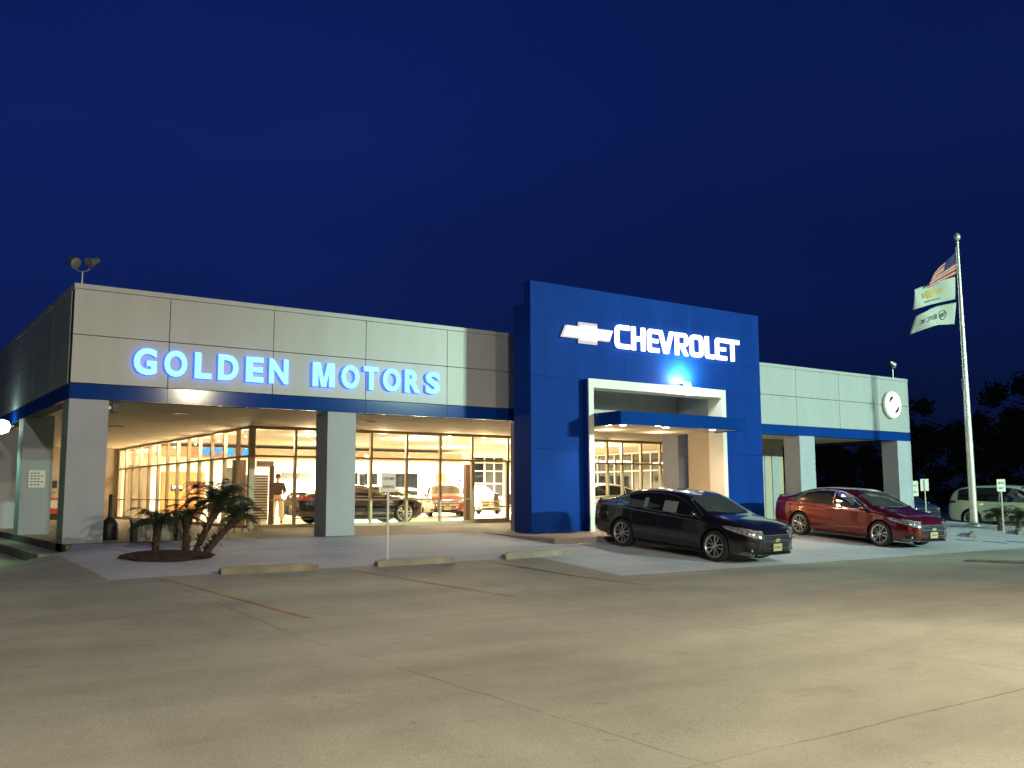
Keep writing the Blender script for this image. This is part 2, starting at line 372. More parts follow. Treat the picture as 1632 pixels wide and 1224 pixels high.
# left side fascia
lj = [24.3+2.44*k for k in range(10)]
mb = MB(); panels(mb, FY+.32, 46.6, [y for y in lj if y < 46], FX0, 'x'); mb.build('fascia_panel', 'panel_white', B)
MB().box(FX0+.05, FX0+.4, FY+.5, 46.58, ZB+.02, ZC-.01).build('fascia_backing', 'seam_dark', B)
MB().box(FX0-.012, FX0+.3, FY+.30, 46.62, ZC, ZZ).build('coping', 'panel_white', B)
MB().box(FX0-.006, FX0+.055, FY+.055, 46.6, ZB, ZT-.01).build('blue_band', 'panel_blue', B)
# right side fascia
mb = MB(); panels(mb, FY+.32, 46.6, [y for y in lj if y < 46], FX1-.06, 'x'); mb.build('fascia_panel', 'panel_white', B)
MB().box(FX1-.4, FX1-.05, FY+.5, 46.58, ZB+.02, ZC-.01).build('fascia_backing', 'seam_dark', B)
MB().box(FX1-.3, FX1+.012, FY+.30, 46.62, ZC, ZZ).build('coping', 'panel_white', B)
MB().box(FX1-.055, FX1+.006, FY+.055, 46.6, ZB, ZT-.01).build('blue_band', 'panel_blue', B)
MB().box(FX0+.3, FX1-.3, FY+.3, 46.6, 5.0, 5.1).build('roof', 'roof_dark', B)
# soffit of the overhang, with fine plank lines
mb = MB(); y = FY+.06
while y < 28.6:
    mb.box(FX0+.06, FX1-.06, y+.004, min(y+.62, 28.62)-.004, 3.16, 3.20); y += .62
y = 28.62
mb.box(FX0+.06, 10.3, 28.63, 46.5, 3.16, 3.20); mb.box(FX0+.06, FX1-.06, FY+.06, 46.4, 3.201, 3.24)
mb.build('soffit', 'soffit_tan', B)
for x, y in ((7.2, 25.2), (12.6, 25.2), (6.9, 31), (6.9, 37), (18.6, 25), (30.4, 25)):
    MB().box(x-.18, x+.18, y-.18, y+.18, 3.135, 3.158).build('soffit_vent', 'galvanised', B)
# columns
colsX = [(3.87, 4.67), (9.81, 10.58), (15.86, 16.6), (21.95, 22.7), (28.07, 28.92), (34.1, 35.02)]
for a, b in colsX:
    mb = MB()
    for z0, z1 in ((0, 1.02), (1.028, 2.06), (2.068, 3.068)): mb.box(a, b, FY, FY+.70, z0, z1)
    mb.box(a+.01, b-.01, FY+.01, FY+.69, 0, 3.06)
    if a < 4: mb.box(a, b, FY, FY+.7, -.3, 0)
    mb.build('column', 'column_paint', B)
for y in (27.9, 34.0, 40.1, 45.8):
    mb = MB()
    for z0, z1 in ((0, 1.02), (1.028, 2.06), (2.068, 3.16)): mb.box(3.87, 4.62, y, y+.78, z0, z1)
    mb.box(3.88, 4.61, y+.01, y+.77, 0, 3.15); mb.build('column', 'column_paint', B)
for y in (34.0, 45.8):
    MB().box(34.2, 35.02, y, y+.7, 0, 3.16).build('column', 'column_paint', B)
# ---- glazing
GX, GY, GH, TR_, RL = 10.37, 28.7, 3.16, 2.23, .86
def window(name, u0, u1, axis, plane, door=False, mt='aluminium'):
    """one glazed bay: frame + pane; axis 'x' runs along x, 'y' runs along y"""
    mb = MB(); w = .040; d = .06
    def bx(a0, a1, z0, z1, dd=d):
        if axis == 'x': mb.box(a0, a1, plane-dd, plane+dd, z0, z1)
        else: mb.box(plane-dd, plane+dd, a0, a1, z0, z1)
    bx(u0, u0+w, 0, GH); bx(u1-w, u1, 0, GH)
    bx(u0+w, u1-w, GH-.09, GH, d-.003); bx(u0+w, u1-w, TR_-.03, TR_+.03, d-.003)
    bx(u0+w, u1-w, 0, .10 if not door else .16, d-.003)
    if not door: bx(u0+w, u1-w, RL-.022, RL+.022, d-.003)
    else:
        bx(u0+w, u0+w+.05, .16, TR_-.03, d-.006); bx(u1-w-.05, u1-w, .16, TR_-.03, d-.006)
    fr = mb.build(name, mt, B)
    p = MB()
    if axis == 'x': p.add([(u0+w, plane, .05), (u1-w, plane, .05), (u1-w, plane, GH-.05), (u0+w, plane, GH-.05)], [(0, 1, 2, 3)])
    else: p.add([(plane, u0+w, .05), (plane, u1-w, .05), (plane, u1-w, GH-.05), (plane, u0+w, GH-.05)], [(0, 1, 2, 3)])
    p.build('pane', 'shop_glass', fr)
    return fr
MB().box(29.25, 31.05, 25.0, 28.6, 0, 3.155).build('lobby_wall', 'beige_wall', B)
MB().box(30.35, 30.75, 24.965, 24.998, .05, 2.75).build('lobby_panel', 'column_paint', B)
MB().box(29.9, 30.1, 24.97, 24.998, .05, 2.75).build('lobby_panel', 'panel_white', B)
fx = [10.43, 11.8, 13.12, 14.48, 15.83, 17.17, 18.5, 20.07, 21.42, 22.77, 24.1, 24.9, 25.68, 26.72, 27.8, 29.2]
for i in range(len(fx)-1):
    if i == 6: window('door', fx[i], fx[i+1], 'x', GY, True)
    else: window('window', fx[i], fx[i+1], 'x', GY)
sy = [28.76, 29.62+.3, 31.2, 32.55, 33.9, 35.2, 36.55, 37.9, 39.25, 40.6, 41.95, 43.2, 44.4, 45.6]
for i in range(len(sy)-1):
    window('window' if i != 11 else 'door', sy[i], sy[i+1], 'y', GX, i == 11, 'aluminium')
MB().box(GX-.09, GX+.06, GY-.09, GY+.06, 0, GH).build('corner_post', 'aluminium', B)
MB().box(GX-.03, 29.2, GY-.10, GY+.08, GH, 3.20).build('head_frame', 'aluminium', B)
# solid walls
MB().box(29.25, 33.4, GY-.02, GY+.2, 0, 3.16).build('side_wall', 'beige_wall', B)
MB().box(3.87, GX+.1, 46.0, 46.2, 0, 3.16).build('end_wall', 'beige_wall', B)
mb = MB(); mb.box(GX-.05, 34.9, 48.2, 48.4, 0, 3.9); mb.box(33.4, 33.6, GY, 48.2, 0, 3.6); mb.box(GX, GX+.15, 45.6, 48.2, 0, 3.9)
mb.build('interior_wall', 'interior_white', B)
fl = MB().box(GX+.05, 33.4, GY+.05, 48.2, .002, .012).build('showroom_floor', 'tile_floor', B)
# showroom ceiling with recessed lights
mb = MB(); mb.box(GX+.06, 33.4, GY+.09, 48.2, 3.40, 3.46); ceil = mb.build('ceiling', 'ceiling_tile', B)
mb = MB(); mb.box(12.0, 25.2, 40, 40.4, 2.62, 3.02); mb.box(GX+.2, 12.0, 40, 40.4, 2.66, 3.02)
mb.build('bulkhead', 'interior_tan', B)
MB().box(GX+.2, 25.4, 40.4, 48.1, 3.03, 3.08).build('dropped_ceiling', 'ceiling_tile', B)
for x in (12.5, 15.5, 18.5, 21.5, 24.5, 27.5, 30.5):
    for y in (30.6, 33.6, 36.8):
        MB().box(x-.3, x+.3, y-.15, y+.15, 3.385, 3.398).build('ceiling_light', 'tube_warm', B)
for x, y in ((13.5, 32), (20, 32), (27, 32), (17, 36), (24, 36)):
    MB().box(x-.3, x+.3, y-.15, y+.15, 3.375, 3.398).build('air_vent', 'galvanised', B)
# back-of-room features
MB().box(12.9, 15.0, 48.1, 48.19, .1, 2.2).build('wood_panel', 'wood_orange', B)
MB().box(16.1, 16.9, 48.1, 48.19, .0, 2.45).build('interior_door', 'black_plastic', B)
MB().box(11.2, 12.3, 48.1, 48.19, .0, 2.5).build('interior_door', 'bronze_aluminium', B)
for x0, x1 in ((22.9, 24.7), (25.0, 27.3)):
    q = MB().box(x0, x1, 48.1, 48.19, 1.0, 2.25).build('dark_window', 'dark_glass', B)
    mb = MB(); n = 3
    for k in range(n+1): xx = x0+(x1-x0)*k/n; mb.box(xx-.02, xx+.02, 48.05, 48.1, 1, 2.25)
    mb.box(x0-.03, x1+.03, 48.05, 48.1, 2.25, 2.3); mb.box(x0-.03, x1+.03, 48.05, 48.1, .96, 1.0); mb.build('window_frame', 'interior_white', q)
q = MB().box(31.1, 33.3, 48.1, 48.19, .9, 3.3).build('dark_window', 'dark_glass', B)
mb = MB()
for xx in (31.1, 31.9, 32.6, 33.3): mb.box(xx-.035, xx+.035, 48.04, 48.1, .9, 3.3)
for z in (.9, 1.7, 2.45, 2.95, 3.3): mb.box(31.06, 33.34, 48.05, 48.09, z-.03, z+.03)
mb.build('window_frame', 'interior_white', q)
q = MB().box(29.7, 30.9, 48.1, 48.19, .9, 2.5).build('poster', 'sign_white', B)
mb = MB(); rd = random.Random(4)
for k in range(9): a = rd.uniform(29.85, 30.5); z = rd.uniform(1.25, 2.1); mb.box(a, a+rd.uniform(.1, .3), 48.08, 48.1, z, z+rd.uniform(.05, .16))
mb.build('poster_print', 'flag_navy', q)
MB().box(28.55, 29.2, 48.1, 48.19, 1.75, 2.28).build('poster', 'poster_orange', B)
MB().box(17.5, 18.4, 47.6, 47.7, 2.5, 2.8).build('screen', 'dark_glass', B)
for x in (19.0, 19.9): MB().box(x, x+.72, 47.9, 48.0, 1.95, 2.25).build('screen', 'black_plastic', B)
mb = MB()
for k in range(16): mb.box(10.6, 10.66, 29.2+0, 30.3, .3+k*.11, .36+k*.11)
# striped slat display behind the corner
mb = MB(); mb.box(13.0, 13.06, 33.6, 35.0, .02, 1.75)
sl = MB()
for k in range(17): sl.box(12.3, 13.35, 35.0, 35.05, .12+k*.1, .17+k*.1)
D = empty('slat_display', (0, 0, 0), 0, 'tall slatted display rack beside the standing person inside the showroom', 'display rack')
sl.build('slat', 'vinyl_chair', D); MB().box(12.3, 13.35, 35.06, 35.1, 0, 1.8).build('back_panel', 'interior_white', D)
q = MB().box(33.3, 33.39, 29.5, 46, .9, 3.1).build('dark_window', 'dark_glass', B)
mb = MB()
for k in range(13): mb.box(33.24, 33.3, 29.5+k*1.37, 29.56+k*1.37, .9, 3.1)
for z in (.9, 2.2, 3.1): mb.box(33.25, 33.3, 29.5, 46, z-.03, z+.03)
mb.build('window_frame', 'interior_white', q)
# showroom light (ceiling lights of the interior, plus added fill points)
IW = (1, .86, .62)
for x in (14, 20, 26, 31):
    for y in (32, 37): lamp('showroom_light', 'AREA', (x, y, 3.36), 7500 if x > 15 else 3000, IW, (x, y, 0), 3.2, sy=2.4)
for x, y in ((14, 32.5), (18.5, 32.5), (23, 32.5), (28, 32.5), (17, 37.5), (23, 37.5), (29, 37.5)): lamp('showroom_fill', 'POINT', (x, y, 2.75), 300 if x > 15 else 110, IW, None, .25)  # fill points without fixtures, added to brighten the ceiling and walls
for x in (15, 22, 29): lamp('showroom_light', 'AREA', (x, 44, 3.0), 5500 if x > 16 else 1700, IW, (x, 44, 0), 3.5, sy=2.4)
# small track lights hanging inside, close to the glass
for x, y in [(12.45, 29.15), (15.15, 29.15), (17.85, 29.15), (19.3, 29.15), (22.1, 29.15), (25.3, 29.15)]+[(10.8, y) for y in (30.5, 33.2, 35.9, 38.6, 41.3, 44)]:
    q = MB().tube([(x, y, 3.4), (x, y, 2.98)], .012, 6).build('track_light', 'galvanised', B)
    MB().lathe([(.01, -.03), (.03, -.02), (.036, 0), (.03, .02), (.01, .03)], (x, y, 2.93), 12).build('bulb', 'bulb_warm', q)
    lamp('track_light_glow', 'POINT', (x, y, 2.86), 150, (1, .72, .40), None, .06)
# mirrored blue neon words on the bulkhead, as seen through the side glass
def text_mesh(name, body, size, mt, parent, loc, rx=PI/2, ry=0, rz=0, off=0.0, ext=.02, width=None, height=None, mirror=False, space=1.0):
    c = bpy.data.curves.new(name, 'FONT'); c.body = body; c.size = size; c.extrude = ext; c.offset = off; c.space_character = space; c.resolution_u = 4
    t = bpy.data.objects.new('tmp', c); COL.objects.link(t)
    me = bpy.data.meshes.new_from_object(t.evaluated_get(bpy.context.evaluated_depsgraph_get()))
    bpy.data.objects.remove(t); bpy.data.curves.remove(c)
    xs = [v.co.x for v in me.vertices]; ys = [v.co.y for v in me.vertices]
    x0, x1, y0, y1 = min(xs), max(xs), min(ys), max(ys)
    sx_ = (width/(x1-x0)) if width else 1; sy_ = (height/(y1-y0)) if height else 1
    for v in me.vertices:
        v.co.x = (v.co.x-x0)*sx_; v.co.y = (v.co.y-y0)*sy_
        if mirror: v.co.x = (x1-x0)*sx_-v.co.x
    if mirror: me.flip_normals()
    me.materials.clear()
    for q in (mt if isinstance(mt, (list, tuple)) else [mt]): me.materials.append(M[q])
    me.name = name
    o = bpy.data.objects.new(name, me); COL.objects.link(o); o.parent = parent; o.location = loc; o.rotation_euler = (rx, ry, rz)
    return o
def axX(px, Y): return Y*math.tan(yaw+math.atan((px-816)/1508.3))
NS = empty('neon_sign', (12.9, 39.9, 2.66), 0, 'blue lit lettering on the brown bulkhead behind the side glazing', 'sign')
for ch, x0, x1, mir in (('IV', 12.26, 12.68, False), ('e', 12.80, 13.20, True), ('s', 13.34, 13.64, True), ('n', 14.04, 14.36, True)):
    text_mesh('letter', ch, .4, 'inner_blue', NS, (x0-12.9, 0, .06), off=.02, width=(x1-x0), height=.30, mirror=mir)

# ---- entrance tower
T = empty('entrance_tower', (0, 0, 0), 0, 'tall royal blue entrance tower rising above the roofline with a white framed portal', 'tower')
TY = 20.04; TX0, TX1, TZ = 14.77, 23.91, 6.71
PX0, PX1, PZ = 16.53, 21.97, 4.15
mb = MB()
gp = .003
for x0, x1, z0, z1 in ((TX0, PX0, .0, 2.2), (TX0, PX0, 2.2, PZ), (PX1, TX1, 0, 2.2), (PX1, TX1, 2.2, PZ), (TX0, 18.1, PZ, TZ), (18.1, 21.1, PZ, 5.0), (21.1, TX1, PZ, 5.0), (18.1, TX1, 5.0, TZ)):
    mb.box(x0+gp*(x0 != TX0), x1-gp*(x1 != TX1), TY, TY+.04, z0+gp, z1-(gp if z1 != TZ else 0))
mb.build('wall', 'tower_blue', T)
mb = MB(); mb.box(TX0+.004, PX0, TY+.04, TY+.3, 0.006, TZ); mb.box(PX1, TX1-.004, TY+.04, TY+.3, 0.006, TZ); mb.box(PX0, PX1, TY+.04, TY+.3, PZ, TZ)
mb.build('wall_core', 'tower_blue', T)
mb = MB(); mb.box(TX0+.05, PX0-.0, TY+.3, TY+.85, 0.006, 6.12); mb.box(PX1+.25, TX1-.05, TY+.3, TY+.85, 0.006, 6.12); mb.box(PX0, PX1+.25, TY+.3, TY+.85, PZ+.05, 6.12)
mb.build('rear_wall', 'tower_blue', T)
# portal frame, proud of the tower
PY = 19.76; fwid = .17
mb = MB(); mb.box(PX0, PX0+fwid, PY, PY+.05, 0, PZ); mb.box(PX1-fwid, PX1, PY, PY+.05, 0, PZ); mb.box(PX0+fwid, PX1-fwid, PY, PY+.05, PZ-.24, PZ)
mb.box(PX0+.02, PX0+fwid, PY+.05, TY+.3, 0, PZ-.02); mb.box(PX1-fwid, PX1-.02, PY+.05, TY+.3, 0, PZ-.02); mb.box(PX0+fwid, PX1-fwid, PY+.05, TY+.3, PZ-.24, PZ-.02)
mb.build('portal_frame', 'portal_white', T)
MB().box(PX0, PX0+.02, PY+.051, TY, 0, PZ-.002).build('portal_side', 'tower_blue', T); MB().box(PX1-.02, PX1, PY+.051, TY, 0, PZ-.002).build('portal_side', 'tower_blue', T)
# reveals behind the portal
MB().box(PX1-.1, PX1+.08, TY+.3, 21.3, 0.006, 3.16).build('reveal_wall', 'beige_wall', T)
MB().box(PX0-.15, PX0-.02, TY+.86, 21.3, 0.006, 3.16).build('reveal_wall', 'beige_wall', T)
MB().box(PX1-.1, PX1+.1, TY+.3, 21.7, 3.17, 5.9).build('reveal_wall', 'column_paint', T)
# canopy
cx0, cx1, cy0 = 16.70, 21.62, 18.67
cz0, cz1 = 2.83, 3.19
mb = MB(); mb.box(cx0, cx1, cy0, cy0+.05, cz0, cz1); mb.box(cx0, cx0+.05, cy0+.05, 19.9, cz0, cz1); mb.box(cx1-.05, cx1, cy0+.05, 19.9, cz0, cz1)
mb.build('canopy_fascia', 'panel_blue', T)
cn = MB(); cn.box(cx0+.05, cx1-.05, cy0+.05, 21.6, cz0+.03, cz1-.03); cn = cn.build('canopy', 'soffit_tan', T)
for x in (17.05, 18.65, 20.5):
    MB().lathe([(.13, 0), (.13, -.02), (.10, -.025)], (x, 18.98, cz0+.03), 18).build('downlight_trim', 'portal_white', cn)
    MB().lathe([(.095, 0), (.085, -.012), (.04, -.02)], (x, 18.98, cz0+.004), 16).build('downlight', 'bulb_warm', cn)
    lamp('canopy_downlight', 'SPOT', (x, 18.98, cz0-.05), 210, (1, .72, .42), (x, 19.15, 0), .08, 150, .6)
for x in (18.2, 20.2): lamp('canopy_downlight', 'POINT', (x, 20.9, cz0-.2), 32, (1, .70, .42), None, .1)
# up-light lying on top of the portal frame
UL = empty('floodlight', (20.32, 19.84, PZ), 0, 'small floodlight glaring on top of the white portal frame', 'floodlight')
MB().box(-.16, .16, -.09, .09, .005, .12).build('housing', 'galvanised', UL, bevel=.01)
MB().box(-.14, .14, -.08, .08, .122, .130).build('lens', 'bulb_green', UL)
lamp('portal_uplight_and_fill', 'SPOT', (20.32, 19.80, PZ+.16), 620, (1, 1, .42), (20.32, 20.10, PZ+.30), .12, 165, .5)
lamp('portal_uplight_and_fill', 'POINT', (20.32, 19.45, PZ+.04), 110, (.82, 1, .86), None, .08)  # added fill point hanging before the frame, whitens its front face

# ------------------------------------------------------------ signs on the building
def m_contour(w, h, t):
    return [(0, 0), (t, 0), (t, h*.70), (w*.5-t*.42, 0), (w*.5+t*.42, 0), (w-t, h*.70), (w-t, 0), (w, 0), (w, h), (w-t*1.35, h), (w*.5, h*.30), (t*1.35, h), (0, h)]
def letters(root, spec, z, h, Y, faces, halo, off, ext):
    for ch, x0, x1 in spec:
        if ch == 'M':
            f = contour_letter('letter', m_contour(x1-x0, h, .14), [], faces, root, (x0-root.location.x, Y-.08-root.location.y, z-root.location.z), .015)
            q = contour_letter('letter_return', m_contour(x1-x0+.012, h+.012, .147), [], halo, f, (-.006, -.006, -.042), .026); q.rotation_euler = (0, 0, 0); continue
        f = text_mesh('letter', ch, 1, faces, root, (x0-root.location.x, Y-.08-root.location.y, z-root.location.z), off=off, ext=.015, width=x1-x0, height=h)
        text_mesh('letter_return', ch, 1, halo, f, (-.006, -.006, -.042), rx=0, off=off+.002, ext=.026, width=x1-x0+.012, height=h+.012)
def contour_letter(name, outer, holes, mt, parent, loc, ext):
    c = bpy.data.curves.new(name, 'CURVE'); c.dimensions = '2D'; c.fill_mode = 'BOTH'; c.extrude = ext
    for pts in [outer]+holes:
        s = c.splines.new('POLY'); s.points.add(len(pts)-1); s.use_cyclic_u = True
        for i, p in enumerate(pts): s.points[i].co = (p[0], p[1], 0, 1)
    t = bpy.data.objects.new('tmp', c); COL.objects.link(t)
    me = bpy.data.meshes.new_from_object(t.evaluated_get(bpy.context.evaluated_depsgraph_get()))
    bpy.data.objects.remove(t); bpy.data.curves.remove(c); me.materials.clear(); me.materials.append(M[mt]); me.name = name
    o = bpy.data.objects.new(name, me); COL.objects.link(o); o.parent = parent; o.location = loc; o.rotation_euler = (PI/2, 0, 0); return o
G1 = empty('lettered_sign', (9.0, 21.78, 3.66), 0, 'glowing cyan channel letters reading GOLDEN MOTORS on the pale fascia', 'sign')
gl = [('G', 5.13, 5.62), ('O', 5.79, 6.29), ('L', 6.47, 6.85), ('D', 7.01, 7.48), ('E', 7.67, 8.09), ('N', 8.24, 8.71), ('M', 9.35, 9.93), ('O', 10.12, 10.61), ('T', 10.74, 11.16), ('O', 11.29, 11.79), ('R', 11.93, 12.39), ('S', 12.56, 12.99)]
letters(G1, gl, 3.67, .60, FY-.01, 'letter_cyan', 'letter_blue', .036, .03)

def rrect(x0, x1, y0, y1, r, corners='abcd', n=5):
    """rounded rectangle contour, corners a=bl b=br c=tr d=tl"""
    P = []
    for k, cx, cy, a0, on in (('a', x0, y0, 180, 'a' in corners), ('b', x1, y0, 270, 'b' in corners), ('c', x1, y1, 0, 'c' in corners), ('d', x0, y1, 90, 'd' in corners)):
        if not on: P.append((cx, cy)); continue
        ox = cx+(r if k in 'ad' else -r); oy = cy+(r if k in 'ab' else -r)
        for i in range(n+1): a = R(a0+90*i/n); P.append((ox+r*math.cos(a), oy+r*math.sin(a)))
    return P
def chev(ch, w, h, t):
    r = .16
    if ch == 'C':
        a = rrect(0, w, 0, h, r, 'ad'); o = [(w, 0)] ; inner = rrect(t, w+.3, t, h-t, r*.4, 'ad')
        ir = [p for p in inner if p[0] <= w]
        left_out = [p for p in rrect(0, w, 0, h, r, 'ad')]
        # outer: bl arc .. (w,0), (w,t), inner bottom-left arc reversed.. (w,h-t),(w,h), tl arc
        bl = left_out[:6]; tl = left_out[8:]
        ibl = rrect(t, w, t, h-t, r*.4, 'ad')[:6]; itl = rrect(t, w, t, h-t, r*.4, 'ad')[8:]
        return bl+[(w, 0), (w, t)]+ibl[::-1]+itl[::-1]+[(w, h-t), (w, h)]+tl, []
    if ch == 'H': return [(0, 0), (t, 0), (t, h/2-t/2), (w-t, h/2-t/2), (w-t, 0), (w, 0), (w, h), (w-t, h), (w-t, h/2+t/2), (t, h/2+t/2), (t, h), (0, h)], []
    if ch == 'E':
        q = h/2; return [(.07, 0), (w, 0), (w, t*.95), (t, t*.95), (t, q-t*.42), (w*.92, q-t*.42), (w*.92, q+t*.42), (t, q+t*.42), (t, h-t*.95), (w, h-t*.95), (w, h), (.07, h), (0, h-.07), (0, .07)], []
    if ch == 'V': return [(w*.5-t*.6, 0), (w*.5+t*.6, 0), (w, h), (w-t*1.08, h), (w*.5, t*1.3), (t*1.08, h), (0, h)], []
    if ch == 'R':
        o = [(0, 0), (t, 0), (t, h*.36), (w*.42, h*.36), (w-t*1.05, 0), (w, 0), (w*.72, h*.37), (w-.05, h*.44), (w, h*.54), (w, h-.13), (w-.05, h-.04), (w-.13, h), (0, h)]
        return o, [[(t, h*.36+t*.85), (w-t, h*.36+t*.85), (w-t, h-t*.9), (t, h-t*.9)]]
    if ch == 'O': return rrect(0, w, 0, h, r), [rrect(t, w-t, t, h-t, r*.4)]
    if ch == 'L': return [(.07, 0), (w, 0), (w, t), (t, t), (t, h), (0, h), (0, .07)], []
    if ch == 'T': return [(w/2-t/2, 0), (w/2+t/2, 0), (w/2+t/2, h-t), (w, h-t), (w, h), (0, h), (0, h-t), (w/2-t/2, h-t)], []
G2 = empty('lettered_sign', (20.3, TY-.02, 5.1), 0, 'overexposed white illuminated letters reading CHEVROLET on the blue tower', 'sign')
sp = [('C', 17.68, 18.22), ('H', 18.31, 18.82), ('E', 18.93, 19.38), ('V', 19.36, 19.98), ('R', 20.05, 20.58), ('O', 20.67, 21.22), ('L', 21.33, 21.72), ('E', 21.78, 22.26), ('T', 22.24, 22.84)]
for ch, x0, x1 in sp:
    o_, h_ = chev(ch, x1-x0, .68, .135)
    f = contour_letter('letter', o_, h_, 'letter_white', G2, (x0-20.3, -.08, .01), .03)
G3 = empty('emblem_sign', (16.67, TY-.02, 5.43), 0, 'glowing white and gold cross-shaped emblem left of the letters on the blue tower', 'sign')
bt = [(-.30, .29), (.33, .29), (.33, .165), (.92, .165), (.78, -.165), (.33, -.165), (.33, -.29), (-.30, -.29), (-.30, -.165), (-.92, -.165), (-.76, .165), (-.30, .165)]
contour_letter('emblem_rim', bt, [], 'bowtie_rim', G3, (0, -.06, 0), .04)
ins = [(-.27, .20), (.30, .20), (.30, .135), (.875, .135), (.755, -.135), (.30, -.135), (.30, -.20), (-.27, -.20), (-.27, -.135), (-.875, -.135), (-.74, .135), (-.27, .135)]
contour_letter('emblem_face', ins, [], 'disc_white', G3, (0, -.115, 0), .012)
G4 = empty('round_sign', (33.73, FY-.01, 4.47), 0, 'round glowing white sign with two dark arc marks at the right end of the fascia', 'sign')
MB().lathe([(.50, 0), (.55, -.03), (.55, -.12), (.50, -.16)], (0, 0, 0), 40, 'y').build('rim', 'portal_white', G4, smooth=True)
MB().lathe([(.485, -.15), (.49, -.163), (.3, -.170), (.01, -.171)], (0, 0, 0), 40, 'y').build('lit_face', 'disc_white', G4)
mb = MB()
for a0, a1, cx_, cz_ in ((98, 172, .0, .0), (278, 352, .0, .0)):
    n = 10; vs = []
    for k in range(n+1):
        a = R(a0+(a1-a0)*k/n); w_ = .075*(1-abs(k/n-.45)*1.3)
        for rr_ in (.30-w_, .30+w_): vs += [(cx_+rr_*math.cos(a), -.175, cz_+rr_*math.sin(a)), (cx_+rr_*math.cos(a), -.185, cz_+rr_*math.sin(a))]
    fs = []
    for k in range(n):
        b_ = 4*k; fs += [(b_, b_+2, b_+6, b_+4), (b_+1, b_+5, b_+7, b_+3), (b_, b_+4, b_+5, b_+1), (b_+2, b_+3, b_+7, b_+6)]
    mb.add(vs, fs)
mb.build('arc_mark', 'sign_ink', G4)

# ------------------------------------------------------------ roof floodlights, wall lamps
def twin_flood(loc, rz, label, s=1):
    r = empty('roof_floodlight', loc, rz, label, 'floodlight', 'unlit twin floodlights on the roof')
    MB().tube([(0, 0, -.1), (0, 0, .52*s)], .022).build('post', 'galvanised', r)
    MB().tube([(-.22*s, 0, .66*s), (-.12*s, 0, .55*s), (0, 0, .50*s), (.12*s, 0, .55*s), (.2*s, 0, .64*s)], .016, 8).build('bracket', 'galvanised', r)
    for sx_, an in ((-1, .5), (1, -.35)):
        mb = MB(); mb.lathe([(.04, -.16), (.075, -.12), (.085, -.02), (.125, .08), (.13, .12), (.11, .125)], (0, 0, 0), 16)
        o = mb.build('lamp_head', 'galvanised', r, smooth=True); o.location = (sx_*.22*s, 0, .74*s); o.rotation_euler = (R(115), 0, an*2); o.scale = (s, s, s)
    return r
twin_flood((4.15, 22.6, 5.5), R(-30), 'unlit twin floodlight on a short post at the left roof corner')
twin_flood((34.3, 22.0, 5.5), R(30), 'unlit twin floodlight on a short post above the round sign', .9)
r = empty('wall_lamp', (3.87, 29.6, 2.93), 0, 'glowing greenish wall lamp on the left side of the building', 'lamp')
MB().tube([(0, 0, .02), (-.22, 0, .02)], .025, 8).build('arm', 'galvanised', r)
MB().lathe([(.02, -.2), (.16, -.14), (.21, 0), (.16, .14), (.02, .2)], (-.30, 0, 0), 16).build('globe', 'bulb_green', r, smooth=True)
lamp('wall_lamp_and_fill', 'POINT', (3.2, 29.6, 2.85), 3, (.45, 1, .55), None, .14)
lamp('wall_lamp_and_fill', 'SPOT', (3.0, 29.1, 2.75), 130, (.5, 1, .6), (3.87, 28.4, 1.3), .1, 60, .8)
lamp('wall_lamp_and_fill', 'SPOT', (1.2, 23.5, 2.6), 420, (.40, 1, .22), (.6, 22.6, -.4), .14, 100, .8)  # added spot out of view, away from the wall lamp, greens the ground
r = empty('wall_speaker', (4.80, 22.1, 2.93), 0, 'small dark box speaker under the soffit beside the corner column', 'speaker')
MB().box(-.02, .12, -.1, .1, -.1, .1).build('cabinet', 'black_plastic', r, bevel=.01); MB().box(-.125, -.02, -.03, .03, -.03, .03).build('bracket', 'galvanised', r)
r = empty('notice_sign', (4.25, 27.88, 1.45), 0, 'small white notice plate on the second column of the left side', 'sign')
MB().box(-.2, .2, -.012, .012, -.22, .24).build('plate', 'sign_white', r)
mb = MB()
for k in range(5):
    for j in range(3+k % 2): mb.box(-.16+j*.085, -.16+j*.085+.06, -.016, -.013, .15-k*.075, .175-k*.075)
mb.build('print', 'sign_ink', r)
r = empty('pay_phone', (7.7, 45.95, 1.5), 0, 'small grey wall phone box on the far beige wall', 'phone')
MB().box(-.18, .18, -.2, .04, -.3, .32).build('housing', 'galvanised', r, bevel=.02); MB().box(-.1, .1, -.23, -.2, -.12, .2).build('handset_panel', 'black_plastic', r)
r = empty('newspaper_box', (7.6, 45.5, 0), 0, 'red and white newspaper box by the far beige wall', 'newspaper box')
MB().box(-.26, .26, -.22, .22, .25, .95).build('cabinet', 'machine_red', r, bevel=.02); MB().box(-.2, .2, -.235, -.221, .5, .85).build('window', 'paper_white', r); MB().box(-.2, .2, -.18, .18, 0, .25).build('stand', 'black_plastic', r)
r = empty('railing', (1.9, 33.0, -.365), 0, 'dark steel handrail at the far left edge beyond the columns', 'railing')
mb = MB(); mb.tube([(-1.6, 0, 0), (-1.6, 0, .95), (1.2, 0, .95), (1.2, 0, 0)], .025, 8)
for k in range(9): mb.tube([(-1.3+k*.28, 0, .1), (-1.3+k*.28, 0, .95)], .012, 6)
mb.tube([(-1.6, 0, .12), (1.2, 0, .12)], .018, 6); mb.build('rail', 'black_plastic', r)
r = empty('annex_wall', (0, 0, 0), 0, 'plain pinkish annex wall at the far left beyond the porch', 'wall')
MB().box(-6, 3.3, 47, 47.3, -.4, 3.9).build('wall', 'beige_wall', r); MB().box(-6.1, 3.4, 46.9, 47.4, 3.9, 4.0).build('coping', 'panel_white', r)
